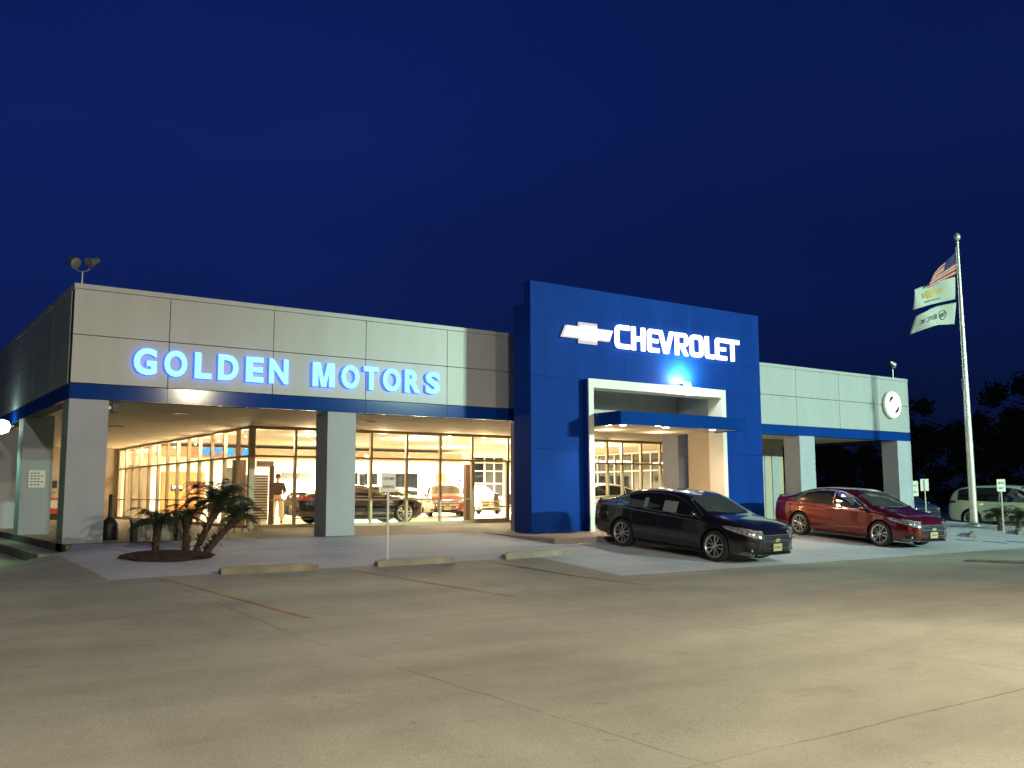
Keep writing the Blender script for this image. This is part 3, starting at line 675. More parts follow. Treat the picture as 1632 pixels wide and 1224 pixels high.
MB().box(.2, 1.2, 46.94, 46.995, -.35, 1.8).build('door', 'teal_paint', r)

# smoker's receptacle, bench
r = empty('ashtray_bin', (5.12, 23.3, 0), 0, 'black narrow-necked cigarette receptacle behind the corner column', 'ashtray')
MB().lathe([(.20, 0), (.21, .03), (.20, .34), (.15, .43), (.045, .52), (.042, .98), (.052, 1.0), (.02, 1.04)], (0, 0, 0), 20).build('body', 'black_plastic', r, smooth=True)
r = empty('bench', (5.9, 22.3, 0), R(-4), 'low concrete bench with dark ends behind the small palms', 'bench')
MB().box(-.55, .55, -.2, .2, .40, .47).build('seat', 'kerb_concrete', r, bevel=.01); MB().box(-.45, .45, -.03, .03, .06, .4).build('panel', 'kerb_concrete', r)
for s in (-1, 1): MB().box(s*.48-.05, s*.48+.05, -.18, .18, 0, .4).build('leg', 'black_plastic', r)

# ------------------------------------------------------------ wheel stops
def wheel_stop(x0, y0, x1, y1, mt, label, grp='concrete wheel stops along the apron'):
    c = Vector(((x0+x1)/2, (y0+y1)/2)); L = math.hypot(x1-x0, y1-y0); a = math.atan2(y1-y0, x1-x0)
    mb = MB(); n = 12
    for k in range(n+1):
        t = -L/2+L*k/n; e = .05 if k in (0, n) else 0; j = random.uniform(-.006, .006)
        for y, z in ((-.085, -.03), (-.08, .06), (-.045+e*.3, .125-e*.5+j), (.045-e*.3, .125-e*.5+j), (.08, .06), (.085, -.03)): mb.v.append((t, y, z))
    for k in range(n):
        for i in range(5): mb.f.append((k*6+i, k*6+i+1, k*6+i+7, k*6+i+6)); mb.mi.append(0)
    mb.f += [tuple(range(6)), tuple(range(n*6, n*6+6))]; mb.mi += [0, 0]
    o = mb.build('wheel_stop', mt); o.location = (c.x, c.y, g(c.x, c.y)); o.rotation_euler = (0, 0, a)
    return tag(o, label, 'wheel stop', grp)
wheel_stop(5.36, 16.2, 7.1, 16.15, 'kerb_yellow', 'yellow-stained concrete wheel stop nearest the palm bed')
wheel_stop(8.28, 16.15, 10.0, 16.2, 'kerb_concrete', 'concrete wheel stop in front of the customer parking sign')
wheel_stop(11.25, 16.25, 13.1, 16.5, 'kerb_concrete', 'concrete wheel stop nearest the entrance landing')
for x, y, l in ((28.4, 15.8, 'dark end of a wheel stop right of the red sedan'), (31.3, 15.8, 'dark end of a wheel stop at the right edge')):
    wheel_stop(x, y, x+1.45, y+.85, 'kerb_concrete', l, 'dark wheel stops on the right')

# ------------------------------------------------------------ sign posts
def sign_post(x, y, w, h, top, label, lines, rz=0, back=False, grp=None):
    z = g(x, y); r = empty('sign_post', (x, y, z), rz, label, 'sign', grp); H = top-z
    mb = MB(); mb.box(-.022, .022, .0, .028, -.02, H-.02); mb.build('post', 'galvanised', r)
    p = MB().box(-w/2, w/2, -.012, -.002, H-h, H).build('sign_plate', 'sign_white', r, bevel=.002)
    if lines:
        for k, (tx, hh, ww) in enumerate(lines):
            text_mesh('lettering', tx, .1, 'sign_ink', p, (-ww/2, -.014, H-h*(.30+.42*k)-hh/2), off=.002, ext=.001, width=ww, height=hh)
    return r
sign_post(8.68, 16.45, .29, .37, 1.42, 'white CUSTOMER PARKING sign on a thin post behind the middle wheel stop', [('CUSTOMER', .055, .24), ('PARKING', .055, .22)], R(-12))
gs = 'small parking signs at the right'
sign_post(36.0, 22.45, .42, .62, 1.50, 'small white sign on a post against the last right column', [('RESERVED', .07, .32), ('PARKING', .07, .3)], R(-40), grp=gs)
sign_post(37.6, 22.9, .34, .5, 1.60, 'small sign seen from behind its post, right of the last column', None, R(140), grp=gs)
sign_post(31.2, 16.3, .26, .40, 1.44, 'small white sign on a thin post in front of the silver vehicle', [('SERVICE', .07, .2), ('ONLY', .07, .17)], R(-45), grp=gs)

# ------------------------------------------------------------ flagpole and flags
FPx, FPy = 33.3, 18.45
r = empty('flagpole', (FPx, FPy, g(FPx, FPy)), 0, 'tall tapered silver flagpole right of the showroom', 'flagpole')
MB().tube([(0, 0, -.05), (0, 0, 3.2), (0, 0, 7), (0, 0, 10.35)], [.135, .118, .08, .05], 20).build('pole', 'flagpole_metal', r, smooth=True)
MB().lathe([(.02, 10.35), (.05, 10.36), (.06, 10.42), (.02, 10.46), (.09, 10.50), (.125, 10.58), (.12, 10.66), (.07, 10.74), (.01, 10.77)], (0, 0, 0), 18).build('finial', 'flagpole_metal', r, smooth=True)
MB().lathe([(.26, -.03), (.26, .04), (.17, .10), (.16, .12)], (0, 0, 0), 20).build('base_collar', 'galvanised', r, smooth=True)
MB().tube([(-.15, -.02, 10.2), (-.2, -.03, 6.4), (-.17, -.02, 3.8)], .010, 5).build('halyard', 'sign_white', r)
MB().box(-.2, -.13, -.04, .04, 4.9, 5.3).build('cleat', 'galvanised', r)
# flags stream towards screen left, i.e. roughly along -x and slightly away
fdir = Vector((-.93, .37, 0)).normalized()
FU, FV = 28, 16
def flag_pt(spec, u, v):
    """u 0 hoist .. 1 fly ; v 0 top .. 1 bottom ; corners in metres (along, z)"""
    (a, b, c, d) = spec['q']            # hoist-top, hoist-bottom, fly-bottom, fly-top  (along, z)
    s = (1-u)*((1-v)*a[0]+v*b[0])+u*((1-v)*d[0]+v*c[0]); z = (1-u)*((1-v)*a[1]+v*b[1])+u*((1-v)*d[1]+v*c[1])
    z += spec.get('sag', 0)*math.sin(u*PI)
    off = spec['amp']*math.sin(u*spec['f']+v*1.4+spec['ph'])*(.25+u)
    n = Vector((-fdir.y, fdir.x, 0)); P = fdir*s+n*off; return Vector((FPx+P.x, FPy+P.y, z))
def flag(spec, name, label, paint, mts):
    mb = MB()
    for i in range(FU+1):
        for j in range(FV+1): mb.v.append(tuple(flag_pt(spec, i/FU, j/FV)))
    for i in range(FU):
        for j in range(FV):
            mb.f.append((i*(FV+1)+j, (i+1)*(FV+1)+j, (i+1)*(FV+1)+j+1, i*(FV+1)+j+1)); mb.mi.append(paint((i+.5)/FU, (j+.5)/FV))
    org = tuple(flag_pt(spec, 0, 0))
    mb.v = [(v[0]-org[0], v[1]-org[1], v[2]-org[2]) for v in mb.v]
    o = mb.build(name, mts, None, smooth=True); o.location = org
    sl = o.modifiers.new('cloth', 'SOLIDIFY'); sl.thickness = .004
    tag(o, label, 'flag', 'flags on the pole'); return o, org
us = dict(q=((.08, 9.9), (.14, 9.02), (1.45, 8.42), (1.15, 8.95)), amp=.07, f=7, ph=.4)
flag(us, 'flag', 'striped red, white and blue flag half furled at the top of the pole', lambda u, v: 2 if (v < .5 and u < .42) else (1 if int(v*13) % 2 == 0 else 0), ['flag_white', 'flag_red', 'flag_navy'])
cf = dict(q=((.22, 8.92), (.26, 8.08), (2.12, 7.58), (2.12, 8.30)), amp=.20, f=6.5, ph=1.2, sag=.03)
o, org = flag(cf, 'flag', 'white flag with a gold cross-shaped emblem, middle one on the pole', lambda u, v: 0, ['flag_white'])
def on_flag(spec, org, name, faces_uv, mt, parent, side=-1, dd=.022):
    """flat mark following the cloth; faces_uv: list of polygons in (u, v)"""
    mb = MB(); n = Vector((-fdir.y, fdir.x, 0))*side*dd
    for poly in faces_uv:
        vs = [flag_pt(spec, u, v)+n-Vector(org) for u, v in poly]; mb.add(vs, [tuple(range(len(poly)))])
    return mb.build(name, mt, parent)
def bandquads(x0, x1, yt, yb, n=8):
    return [[(x0+(x1-x0)*k/n, yt), (x0+(x1-x0)*(k+1)/n, yt), (x0+(x1-x0)*(k+1)/n, yb), (x0+(x1-x0)*k/n, yb)] for k in range(n)]
for sd in (-1, 1):
    on_flag(cf, org, 'emblem', bandquads(.28, .80, .36, .58, 10)+bandquads(.46, .62, .28, .36, 3)+bandquads(.46, .62, .58, .66, 3), 'gold', o, sd)
    on_flag(cf, org, 'lettering', bandquads(.30, .38, .78, .83, 2)+bandquads(.40, .50, .78, .83, 2)+bandquads(.52, .60, .78, .83, 2)+bandquads(.62, .76, .78, .83, 2), 'sign_ink', o, sd)
bf = dict(q=((.22, 7.95), (.30, 7.16), (2.05, 6.74), (2.0, 7.36)), amp=.21, f=6.5, ph=2.6, sag=.10)
o, org = flag(bf, 'flag', 'white flag with round three-shield emblem and mirrored lettering, lowest on the pole', lambda u, v: 0, ['flag_white'])
def ring_uv(cx_, cy_, ru, rv, w, n=24, a0=0, a1=360):
    L = []
    for k in range(n):
        q = []
        for a, s in ((k, 1), (k+1, 1), (k+1, 1-w), (k, 1-w)):
            t = R(a0+(a1-a0)*a/n); q.append((cx_+ru*s*math.cos(t), cy_+rv*s*math.sin(t)))
        L.append(q)
    return L
def stroke_uv(pts, w):
    L = []
    for (a, b), (c, d) in zip(pts, pts[1:]):
        dx, dy = c-a, (d-b)/2.4; l = math.hypot(dx, dy); nx, ny = -dy/l*w, dx/l*w*2.4
        L.append([(a-nx, b-ny), (c-nx, d-ny), (c+nx, d+ny), (a+nx, b+ny)])
    return L
for sd in (-1, 1):
    E_ = ring_uv(.28, .50, .10, .25, .14)
    for k in range(3): E_ += stroke_uv([(.215+k*.045, .36+k*.04), (.25+k*.045, .40+k*.03), (.262+k*.04, .58+k*.03), (.225+k*.04, .52+k*.03), (.215+k*.045, .36+k*.04)], .006)
    on_flag(bf, org, 'emblem', E_, 'sign_ink', o, sd)
    # the word reads right way round from the other side: B U I C K from the hoist outwards
    Lt = []
    x = .46; s_ = .06; t0, t1 = .40, .62
    Lt += stroke_uv([(x, t0), (x, t1), (x+s_, t1), (x+s_, t0), (x, t0)], .008) + stroke_uv([(x, .51), (x+s_, .51)], .008); x += .10
    Lt += stroke_uv([(x, t0), (x, t1), (x+s_, t1), (x+s_, t0)], .008); x += .10
    Lt += stroke_uv([(x+.02, t0), (x+.02, t1)], .009); x += .07
    Lt += stroke_uv([(x+s_, t0), (x, t0), (x, t1), (x+s_, t1)], .008); x += .10
    Lt += stroke_uv([(x, t0), (x, t1)], .008)+stroke_uv([(x+s_, t0), (x, .51), (x+s_, t1)], .008)
    on_flag(bf, org, 'lettering', Lt, 'sign_ink', o, sd)

# ------------------------------------------------------------ palms
def palm(loc, trunk, crown_r, nf, label, name='small_palm', lean=(0, 0), seed=1, grp=None, droop=1.0):
    rd = random.Random(seed); r = empty(name, loc, 0, label, 'palm', grp)
    pts = []; n = 9
    for k in range(n+1):
        t = k/n; pts.append((lean[0]*t**1.25, lean[1]*t**1.25, -.05+trunk*t))
    rad = [.066*(1-.12*t/n) + .012*(t % 2) + (.03 if t > n-2 else 0) for t in range(n+1)]
    tb = MB(); tb.tube(pts, rad, 10)
    for k in range(46):    # old leaf bases
        t = rd.uniform(.1, 1); i = min(int(t*n), n-1); c = Vector(pts[i]).lerp(Vector(pts[i+1]), t*n-i); a = rd.uniform(0, 2*PI)
        d = Vector((math.cos(a), math.sin(a), .9)).normalized(); tb.tube([c+d*.05, c+d*.13], [.022, .008], 5)
    tb.build('trunk', 'palm_trunk', r, smooth=True)
    top = Vector(pts[-1])
    lv = MB(); 
    for f in range(nf):
        a = 2*PI*f/nf*2.618+rd.uniform(-.2, .2); e0 = R(rd.uniform(8, 82)); L = crown_r*rd.uniform(.9, 1.5)
        dead = e0 < R(14)
        h = Vector((math.cos(a), math.sin(a), 0)); P = top.copy(); seg = 11; el_ = e0; pr = [P.copy()]
        for k in range(seg):
            el_ -= R(rd.uniform(9, 13)*droop)*(0.6+k*.09); P = P+(h*math.cos(el_)+Vector((0, 0, 1))*math.sin(el_))*L/seg; pr.append(P.copy())
        mi = 1 if dead else 0
        lv.tube(pr, [.012*(1-k/(seg+1)) for k in range(seg+1)], 4, mi, False)
        side = h.cross(Vector((0, 0, 1)))
        for k in range(1, seg*3+1):
            t = k/(seg*3+1)*seg; i = int(t); c = pr[i].lerp(pr[min(i+1, seg)], t-i); tg = (pr[min(i+1, seg)]-pr[i]).normalized()
            ll = crown_r*.34*math.sin(min(1, (k/(seg*3))*1.15+.14)*PI)**.7+.03
            for s in (-1, 1):
                d = (side*s*.82+tg*.62+Vector((0, 0, rd.uniform(-.30, .05)))).normalized(); w = tg*.0048
                e = c+d*ll+Vector((0, 0, -.25*ll*rd.random())); mp_ = c+d*ll*.5+Vector((0, 0, .02))
                lv.add([c-w, c+w, mp_+w*1.1, e, mp_-w*1.1], [(0, 1, 2, 3, 4)], mi)
    lv.build('crown', ['palm_leaf', 'palm_dead'], r)
    return r
gp_ = 'small palms in the mulch bed'
def G3d(x, y): return (x, y, g(x, y)+.03)
palm(G3d(5.02, 19.0), .62, .62, 24, 'leftmost small palm in the mulch bed with a short trunk', lean=(.06, .1), seed=3, grp=gp_)
palm(G3d(5.62, 19.05), .70, .55, 18, 'middle small palm in the mulch bed with an upright trunk', lean=(.0, .05), seed=5, grp=gp_)
palm(G3d(5.78, 18.95), .98, .84, 34, 'tallest bushy small palm leaning right in the mulch bed', lean=(.42, -.1), seed=8, grp=gp_)
palm(G3d(5.92, 18.8), .72, .66, 22, 'low leaning small palm at the right end of the mulch bed', lean=(.55, -.2), seed=12, grp=gp_)
mb = MB(); n = 40; rd = random.Random(2)
for ring, hh in ((1.0, .004), (.86, .045), (.5, .075), (.0001, .085)):
    for k in range(n):
        a = 2*PI*k/n; q = ring*(1+.08*math.sin(3*a+1)+.04*math.sin(7*a)+.05*rd.random()); x = 5.16+.84*q*math.cos(a); y = 18.66+.76*q*math.sin(a); mb.v.append((x, y, g(x, y)+hh+rd.uniform(0, .02)*(ring < .95)))
for i in range(3):
    for k in range(n): mb.f.append((i*n+k, i*n+(k+1) % n, (i+1)*n+(k+1) % n, (i+1)*n+k)); mb.mi.append(0)
bed = mb.build('mulch_bed', 'mulch', smooth=True); tag(bed, 'oval bed of dark reddish mulch round the small palms', kind='structure')
mb = MB()
for k in range(1300):
    a = rd.uniform(0, 2*PI); q = math.sqrt(rd.random())*1.02; x = 5.16+.84*q*math.cos(a); y = 18.66+.76*q*math.sin(a)
    rot = Matrix.Rotation(rd.uniform(0, PI), 3, 'Z') @ Matrix.Rotation(rd.uniform(-.6, .6), 3, 'X'); mb.obox((x, y, g(x, y)+.03+.08*(1-q*q)), (rd.uniform(.015, .045), .008, .004), rot)
tag(mb.build('mulch_chips', 'mulch'), 'loose bark chips scattered over the mulch bed', kind='stuff')
g2_ = 'small palms before the silver vehicle'
palm((32.1, 16.9, g(32.1, 16.9)), .55, .62, 24, 'small palm in front of the silver vehicle, left one', lean=(.05, .05), seed=21, grp=g2_)
palm((32.9, 16.7, g(32.9, 16.7)), .5, .6, 24, 'small palm in front of the silver vehicle, right one at the picture edge', lean=(.05, -.05), seed=22, grp=g2_)

# ------------------------------------------------------------ dark trees beyond the lot
def tree(x, y, H, Rr, seed, label):
    rd = random.Random(seed); r = empty('tree', (x, y, g(x, y)), 0, label, 'tree', 'dark trees beyond the lot')
    tb = MB(); tb.tube([(0, 0, -.1), (.1, 0, H*.25), (0, .1, H*.5), (.1, .1, H*.85)], [.35, .28, .2, .06], 8)
    for k in range(9):
        a = rd.uniform(0, 2*PI); z = H*rd.uniform(.3, .7); q = Vector((math.cos(a), math.sin(a), .5))*Rr*.7
        tb.tube([(0, 0, z), Vector((0, 0, z))+q*.5+Vector((0, 0, .3)), Vector((0, 0, z))+q], [.13, .08, .03], 6)
    tb.build('trunk', 'bark', r, smooth=True)
    lv = MB(); cl = []
    for k in range(42):
        a = rd.uniform(0, 2*PI); z = rd.uniform(.10, 1.0); q = Rr*(1.05-(z-.45)**2*1.6)*math.sqrt(rd.random()); cl.append((Vector((q*math.cos(a), q*math.sin(a), z*H)), rd.uniform(.7, 1.5)))
    for c, cr_ in cl:
        for k in range(230):
            d = Vector((rd.gauss(0, 1), rd.gauss(0, 1), rd.gauss(0, .7)))*cr_*.62; d = d if d.length < cr_*.95 else d*.4; s = rd.uniform(.12, .32)
            u = Vector((rd.uniform(-1, 1), rd.uniform(-1, 1), rd.uniform(-1, 1))).normalized(); w = u.cross(Vector((rd.uniform(-1, 1), rd.uniform(-1, 1), 1))).normalized()
            p = c+d; lv.add([p-u*s, p+w*s*.5, p+u*s, p-w*s*.5], [(0, 1, 2, 3)])
    lv.build('crown', 'tree_leaf', r)
TR = [(x, y, H, q, 'dark tree beyond the lot, '+l) for x, y, H, q, l in ((63, 78, 7, 5.5, 'leftmost under the open bay'), (70, 72, 7.2, 5.5, 'second under the open bay'), (75, 64, 7.5, 5.5, 'third, behind the last column'),
    (76, 56, 8, 5.5, 'low one just right of the last column'), (74, 48, 8.5, 5.5, 'low one left of the flagpole'), (74, 41, 9.5, 5.5, 'taller one behind the flagpole'), (76, 35, 11, 6, 'tall one right of the flagpole'), (72, 28, 11.5, 6, 'tallest at the right edge'))]
for i, (x, y, H, q, l) in enumerate(TR):
    tree(x, y, H, q, 40+i, l)

# ------------------------------------------------------------ vehicles
mat('paint_dark', (.016, .013, .016), .22, metal=.35, coat=1, noise=.1, nscale=2)
mat('paint_red', (.15, .008, .006), .24, metal=.45, coat=1, noise=.12, nscale=2)
mat('paint_black', (.012, .009, .008), .2, metal=.2, coat=1, noise=.1, nscale=2)
mat('paint_white', (.78, .76, .70), .3, coat=1, noise=.03, nscale=2)
mat('paint_silver', (.62, .76, .60), .30, metal=.15, coat=1, noise=.06, nscale=2)
mat('paint_crimson', (.20, .012, .008), .28, coat=1, noise=.1, nscale=2)
mat('paint_blue_grey', (.10, .14, .19), .3, metal=.3, coat=1, noise=.1, nscale=2)
def curve(pts):
    xs = [p[0] for p in pts]; ys = [p[1] for p in pts]; n = len(xs); h = [xs[i+1]-xs[i] for i in range(n-1)]; d = [(ys[i+1]-ys[i])/h[i] for i in range(n-1)]
    mm = [d[0]]+[0 if d[i-1]*d[i] <= 0 else 2*d[i-1]*d[i]/(d[i-1]+d[i]) for i in range(1, n-1)]+[d[-1]]
    def f(x):
        if x <= xs[0]: return ys[0]
        if x >= xs[-1]: return ys[-1]
        i = max(k for k in range(n-1) if xs[k] <= x); t = (x-xs[i])/h[i]
        return (2*t**3-3*t**2+1)*ys[i]+(t**3-2*t**2+t)*h[i]*mm[i]+(-2*t**3+3*t**2)*ys[i+1]+(t**3-t**2)*h[i]*mm[i+1]
    return f
SEDAN = dict(L=(-2.50, 2.34), ax=(1.37, -1.37), rw=.335, rim=.245, W=.925, tumble=.40,
    zc=[(-2.50, .70), (-2.485, .93), (-2.44, 1.06), (-2.30, 1.085), (-1.98, 1.115), (-1.70, 1.20), (-1.05, 1.405), (-.45, 1.462), (.05, 1.455), (.48, 1.375), (.95, 1.16), (1.28, 1.005), (1.60, .955), (1.95, .88), (2.18, .79), (2.29, .70), (2.34, .60)],
    ze=[(-2.50, .66), (-2.47, .88), (-2.40, 1.02), (-2.1, 1.05), (-1.85, 1.09), (-1.45, 1.215), (-1.0, 1.335), (-.45, 1.39), (.0, 1.375), (.40, 1.275), (.80, 1.085), (1.08, .965), (1.40, .905), (1.8, .845), (2.1, .765), (2.26, .67), (2.34, .57)],
    zs=[(-2.50, .60), (-2.44, .86), (-2.2, .97), (-1.5, .975), (-.8, .95), (.2, .915), (1.0, .885), (1.5, .85), (1.9, .79), (2.15, .71), (2.30, .60), (2.34, .54)],
    w=[(-2.50, .60), (-2.46, .72), (-2.38, .80), (-2.2, .865), (-1.8, .905), (-1.2, .925), (0, .925), (1.0, .922), (1.5, .915), (1.85, .885), (2.08, .83), (2.22, .74), (2.30, .62), (2.34, .50)],
    zb=[(-2.50, .42), (-2.40, .30), (-2.0, .23), (-1.5, .20), (1.6, .19), (2.1, .20), (2.28, .235), (2.34, .30)],
    dlo=(-1.62, .93), panes=[(-1.60, -1.16), (-1.12, -.26), (-.20, .93)], ws=(.52, 1.24, .26), bl=(-1.86, -1.12, -.16),
    seams=[.98, -.23, -1.10], hl=((2.32, .44, .66), (1.58, .91, .765), .105), fog=True)
HATCH = dict(SEDAN, L=(-1.95, 2.05), ax=(1.25, -1.25), rw=.32, rim=.215, W=.87, tumble=.34,
    zc=[(-1.95, .70), (-1.93, 1.0), (-1.85, 1.15), (-1.70, 1.33), (-1.5, 1.45), (-.9, 1.51), (-.2, 1.52), (.25, 1.45), (.75, 1.22), (1.15, 1.05), (1.5, .99), (1.8, .89), (1.98, .74), (2.05, .60)],
    ze=[(-1.95, .66), (-1.92, .98), (-1.84, 1.14), (-1.70, 1.30), (-1.5, 1.40), (-.9, 1.44), (-.2, 1.435), (.2, 1.35), (.62, 1.15), (1.0, 1.0), (1.4, .93), (1.75, .83), (1.95, .68), (2.05, .56)],
    zs=[(-1.95, .60), (-1.9, .92), (-1.5, .99), (-.8, .97), (.3, .94), (1.0, .91), (1.5, .85), (1.85, .72), (2.0, .6), (2.05, .52)],
    w=[(-1.95, .66), (-1.9, .76), (-1.7, .84), (-1.2, .87), (0, .87), (1.0, .865), (1.5, .85), (1.8, .79), (1.95, .68), (2.05, .50)],
    zb=[(-1.95, .40), (-1.85, .28), (-1.4, .20), (1.4, .19), (1.9, .22), (2.05, .32)],
    dlo=(-1.55, .80), panes=[(-1.52, -1.12), (-1.08, -.24), (-.18, .80)], ws=(.30, 1.10, .22), bl=(-1.86, -1.60, -.06),
    seams=[.88, -.21, -1.06], hl=((2.0, .50, .70), (1.5, .84, .80), .085), fog=True)
COUPE = dict(SEDAN, L=(-2.42, 2.42), ax=(1.46, -1.44), rw=.36, rim=.28, W=.955, tumble=.52,
    zc=[(-2.42, .68), (-2.40, .92), (-2.34, 1.05), (-2.1, 1.08), (-1.6, 1.12), (-1.1, 1.27), (-.5, 1.365), (-.1, 1.365), (.3, 1.27), (.75, 1.06), (1.05, .985), (1.6, .96), (2.1, .88), (2.32, .78), (2.42, .62)],
    ze=[(-2.42, .64), (-2.40, .88), (-2.33, 1.0), (-2.1, 1.03), (-1.6, 1.07), (-1.05, 1.19), (-.5, 1.285), (-.1, 1.275), (.25, 1.18), (.65, 1.01), (.95, .95), (1.6, .91), (2.1, .83), (2.32, .72), (2.42, .58)],
    zs=[(-2.42, .60), (-2.38, .84), (-2.1, .98), (-1.5, 1.0), (-.8, .95), (.2, .93), (1.0, .91), (1.6, .87), (2.1, .78), (2.32, .66), (2.42, .52)],
    dlo=(-1.15, .78), panes=[(-1.15, -.72), (-.66, .78)], ws=(.34, 1.0, .2), bl=(-1.62, -1.1, -.1), seams=[.95, -.55], hl=((2.36, .58, .68), (2.1, .86, .70), .06), fog=False)
SUV = dict(SEDAN, L=(-2.55, 2.62), ax=(1.50, -1.50), rw=.385, rim=.29, W=.99, tumble=.30,
    zc=[(-2.55, .75), (-2.53, 1.05), (-2.46, 1.25), (-2.25, 1.55), (-2.0, 1.70), (-1.4, 1.77), (-.3, 1.78), (.4, 1.72), (.9, 1.50), (1.35, 1.22), (1.6, 1.16), (2.1, 1.10), (2.42, .98), (2.58, .80), (2.62, .65)],
    ze=[(-2.55, .70), (-2.52, 1.02), (-2.44, 1.22), (-2.22, 1.50), (-1.98, 1.62), (-1.4, 1.69), (-.3, 1.70), (.35, 1.62), (.80, 1.42), (1.22, 1.15), (1.55, 1.09), (2.1, 1.02), (2.42, .90), (2.58, .74), (2.62, .60)],
    zs=[(-2.55, .65), (-2.5, .98), (-2.2, 1.14), (-1.6, 1.13), (-.8, 1.08), (.3, 1.05), (1.2, 1.02), (1.9, .96), (2.4, .82), (2.58, .66), (2.62, .55)],
    w=[(-2.55, .74), (-2.5, .84), (-2.3, .94), (-1.8, .985), (0, .99), (1.4, .985), (2.0, .95), (2.35, .86), (2.55, .70), (2.62, .55)],
    zb=[(-2.55, .45), (-2.4, .32), (-2.0, .26), (2.1, .25), (2.45, .28), (2.62, .38)],
    dlo=(-2.05, 1.08), panes=[(-2.05, -1.42), (-1.36, -.36), (-.30, 1.08)], ws=(.45, 1.30, .22), bl=(-2.42, -2.10, -.05),
    seams=[1.05, -.33, -1.30], hl=((2.55, .60, .82), (2.1, .94, .94), .08), fog=True)

def make_car(name, sp, paint, label, cat, group=None, plate='plate_yellow', glassm='car_glass'):
    root = empty(name, (0, 0, 0), 0, label, cat, group)
    zc, ze, zs, w, zb = [curve(sp[k]) for k in ('zc', 'ze', 'zs', 'w', 'zb')]
    x0, x1 = sp['L']; n = 76
    X = sorted(set([x0+(x1-x0)*(.5-.5*math.cos(PI*k/n)) for k in range(n+1)]))
    def ring(x):
        W_, b, s, e, c = w(x), zb(x), zs(x), ze(x), zc(x)
        s = min(s, e-.012); e = min(e, c-.006); mid = b+(s-b)*.52
        ye_ = W_*.945-sp['tumble']*max(0, e-s); up = max(0, e-s)
        P = [(0, b), (.55*W_, b), (.86*W_, b+.012), (.955*W_, b+.05), (.985*W_, b+.12), (W_*.998, b+(mid-b)*.7), (W_, mid), (.992*W_, mid+(s-mid)*.4), (.972*W_, mid+(s-mid)*.62), (.976*W_, mid+(s-mid)*.78), (.965*W_, s-.02), (.948*W_, s)]
        for t in (.2, .4, .6, .8, 1.0):
            bul = .018*math.sin(t*PI)*min(1, up/.3); P.append((W_*.945-(W_*.945-ye_)*t+bul-.006, s+(e-s)*t))
        ye2 = P[-1][0]; d = c-e
        for fy, fz in ((.965, .30), (.90, .52), (.76, .74), (.55, .90), (.28, .98), (0, 1)): P.append((ye2*fy, e+d*fz))
        return P
    v = []; m_ = len(ring(0)); 
    for x in X:
        P = ring(x); v += [(x, y, z) for y, z in P]+[(x, -y, z) for y, z in P[-2:0:-1]]
    per = 2*m_-2; f = []
    for i in range(len(X)-1):
        for k in range(per): f.append((i*per+k, i*per+(k+1) % per, (i+1)*per+(k+1) % per, (i+1)*per+k))
    f += [tuple(range(per)), tuple(range((len(X)-1)*per, len(X)*per))]
    mb = MB(); mb.add(v, f); body = mb.build('body', [paint, 'grille_black'], root, smooth=True)
    # wheel arches
    cb = MB()
    for ax in sp['ax']:
        for s in (1, -1):
            r_ = sp['rw']+.055; pr = [(r_*math.cos(2*PI*k/36), r_*math.sin(2*PI*k/36)*1.0) for k in range(36)]
            cb.prism([(ax+a, sp['rw']-.005+b) for a, b in pr], s*(sp['W']-.28), s*(sp['W']+.25), 'y')
    cut = cb.build('cutter', 'grille_black')
    bo = body.modifiers.new('b', 'BOOLEAN'); bo.object = cut; bo.operation = 'DIFFERENCE'; bo.solver = 'EXACT'
    try: bo.material_mode = 'TRANSFER'
    except Exception: pass
    dg = bpy.context.evaluated_depsgraph_get(); me = bpy.data.meshes.new_from_object(body.evaluated_get(dg)); body.modifiers.clear()
    body.data = me; me.name = 'body'; bpy.data.objects.remove(cut)
    bm = bmesh.new(); bm.from_mesh(me); bvh = BVHTree.FromBMesh(bm); bm.free()
    full = MB(); full.add(v, f); fm = bpy.data.meshes.new('t'); fm.from_pydata(full.v, [], full.f); bm = bmesh.new(); bm.from_mesh(fm); bvf = BVHTree.FromBMesh(bm); bm.free(); bpy.data.meshes.remove(fm)
    def side(x, z, s, d=.004):
        h = bvf.ray_cast(Vector((x, s*3, z)), Vector((0, -s, 0)))
        if h[0] is None: return Vector((x, s*(w(x)*.9), z))
        nn = h[1] if h[1].y*s > 0 else -h[1]; return h[0]+nn*d
    def topd(x, y, d=.004):
        h = bvf.ray_cast(Vector((x, y, 4)), Vector((0, 0, -1)))
        if h[0] is None: return Vector((x, y, zc(x)))
        nn = h[1] if h[1].z > 0 else -h[1]; return h[0]+nn*d
    def front(y, z, d=.004, sg=1):
        h = bvf.ray_cast(Vector((sg*5, y, z)), Vector((-sg, 0, 0)))
        if h[0] is None: return Vector(((x1 if sg > 0 else x0)-sg*.3, y, z))
        nn = h[1] if h[1].x*sg > 0 else -h[1]; return h[0]+nn*d
    def near(p, d=.004):
        h = bvf.find_nearest(Vector(p)); nn = h[1]
        if nn.dot(Vector((p[0]*.6, p[1], .2))) < 0: nn = -nn
        return h[0]+nn*d
    def patch(fn, nu, nv, nm, mt, par=None, thick=0):
        q = MB(); q.v = [tuple(fn(i/nu, j/nv)) for i in range(nu+1) for j in range(nv+1)]
        q.f = [(i*(nv+1)+j, (i+1)*(nv+1)+j, (i+1)*(nv+1)+j+1, i*(nv+1)+j+1) for i in range(nu) for j in range(nv)]; q.mi = [0]*len(q.f)
        return q.build(nm, mt, par or root, smooth=True)
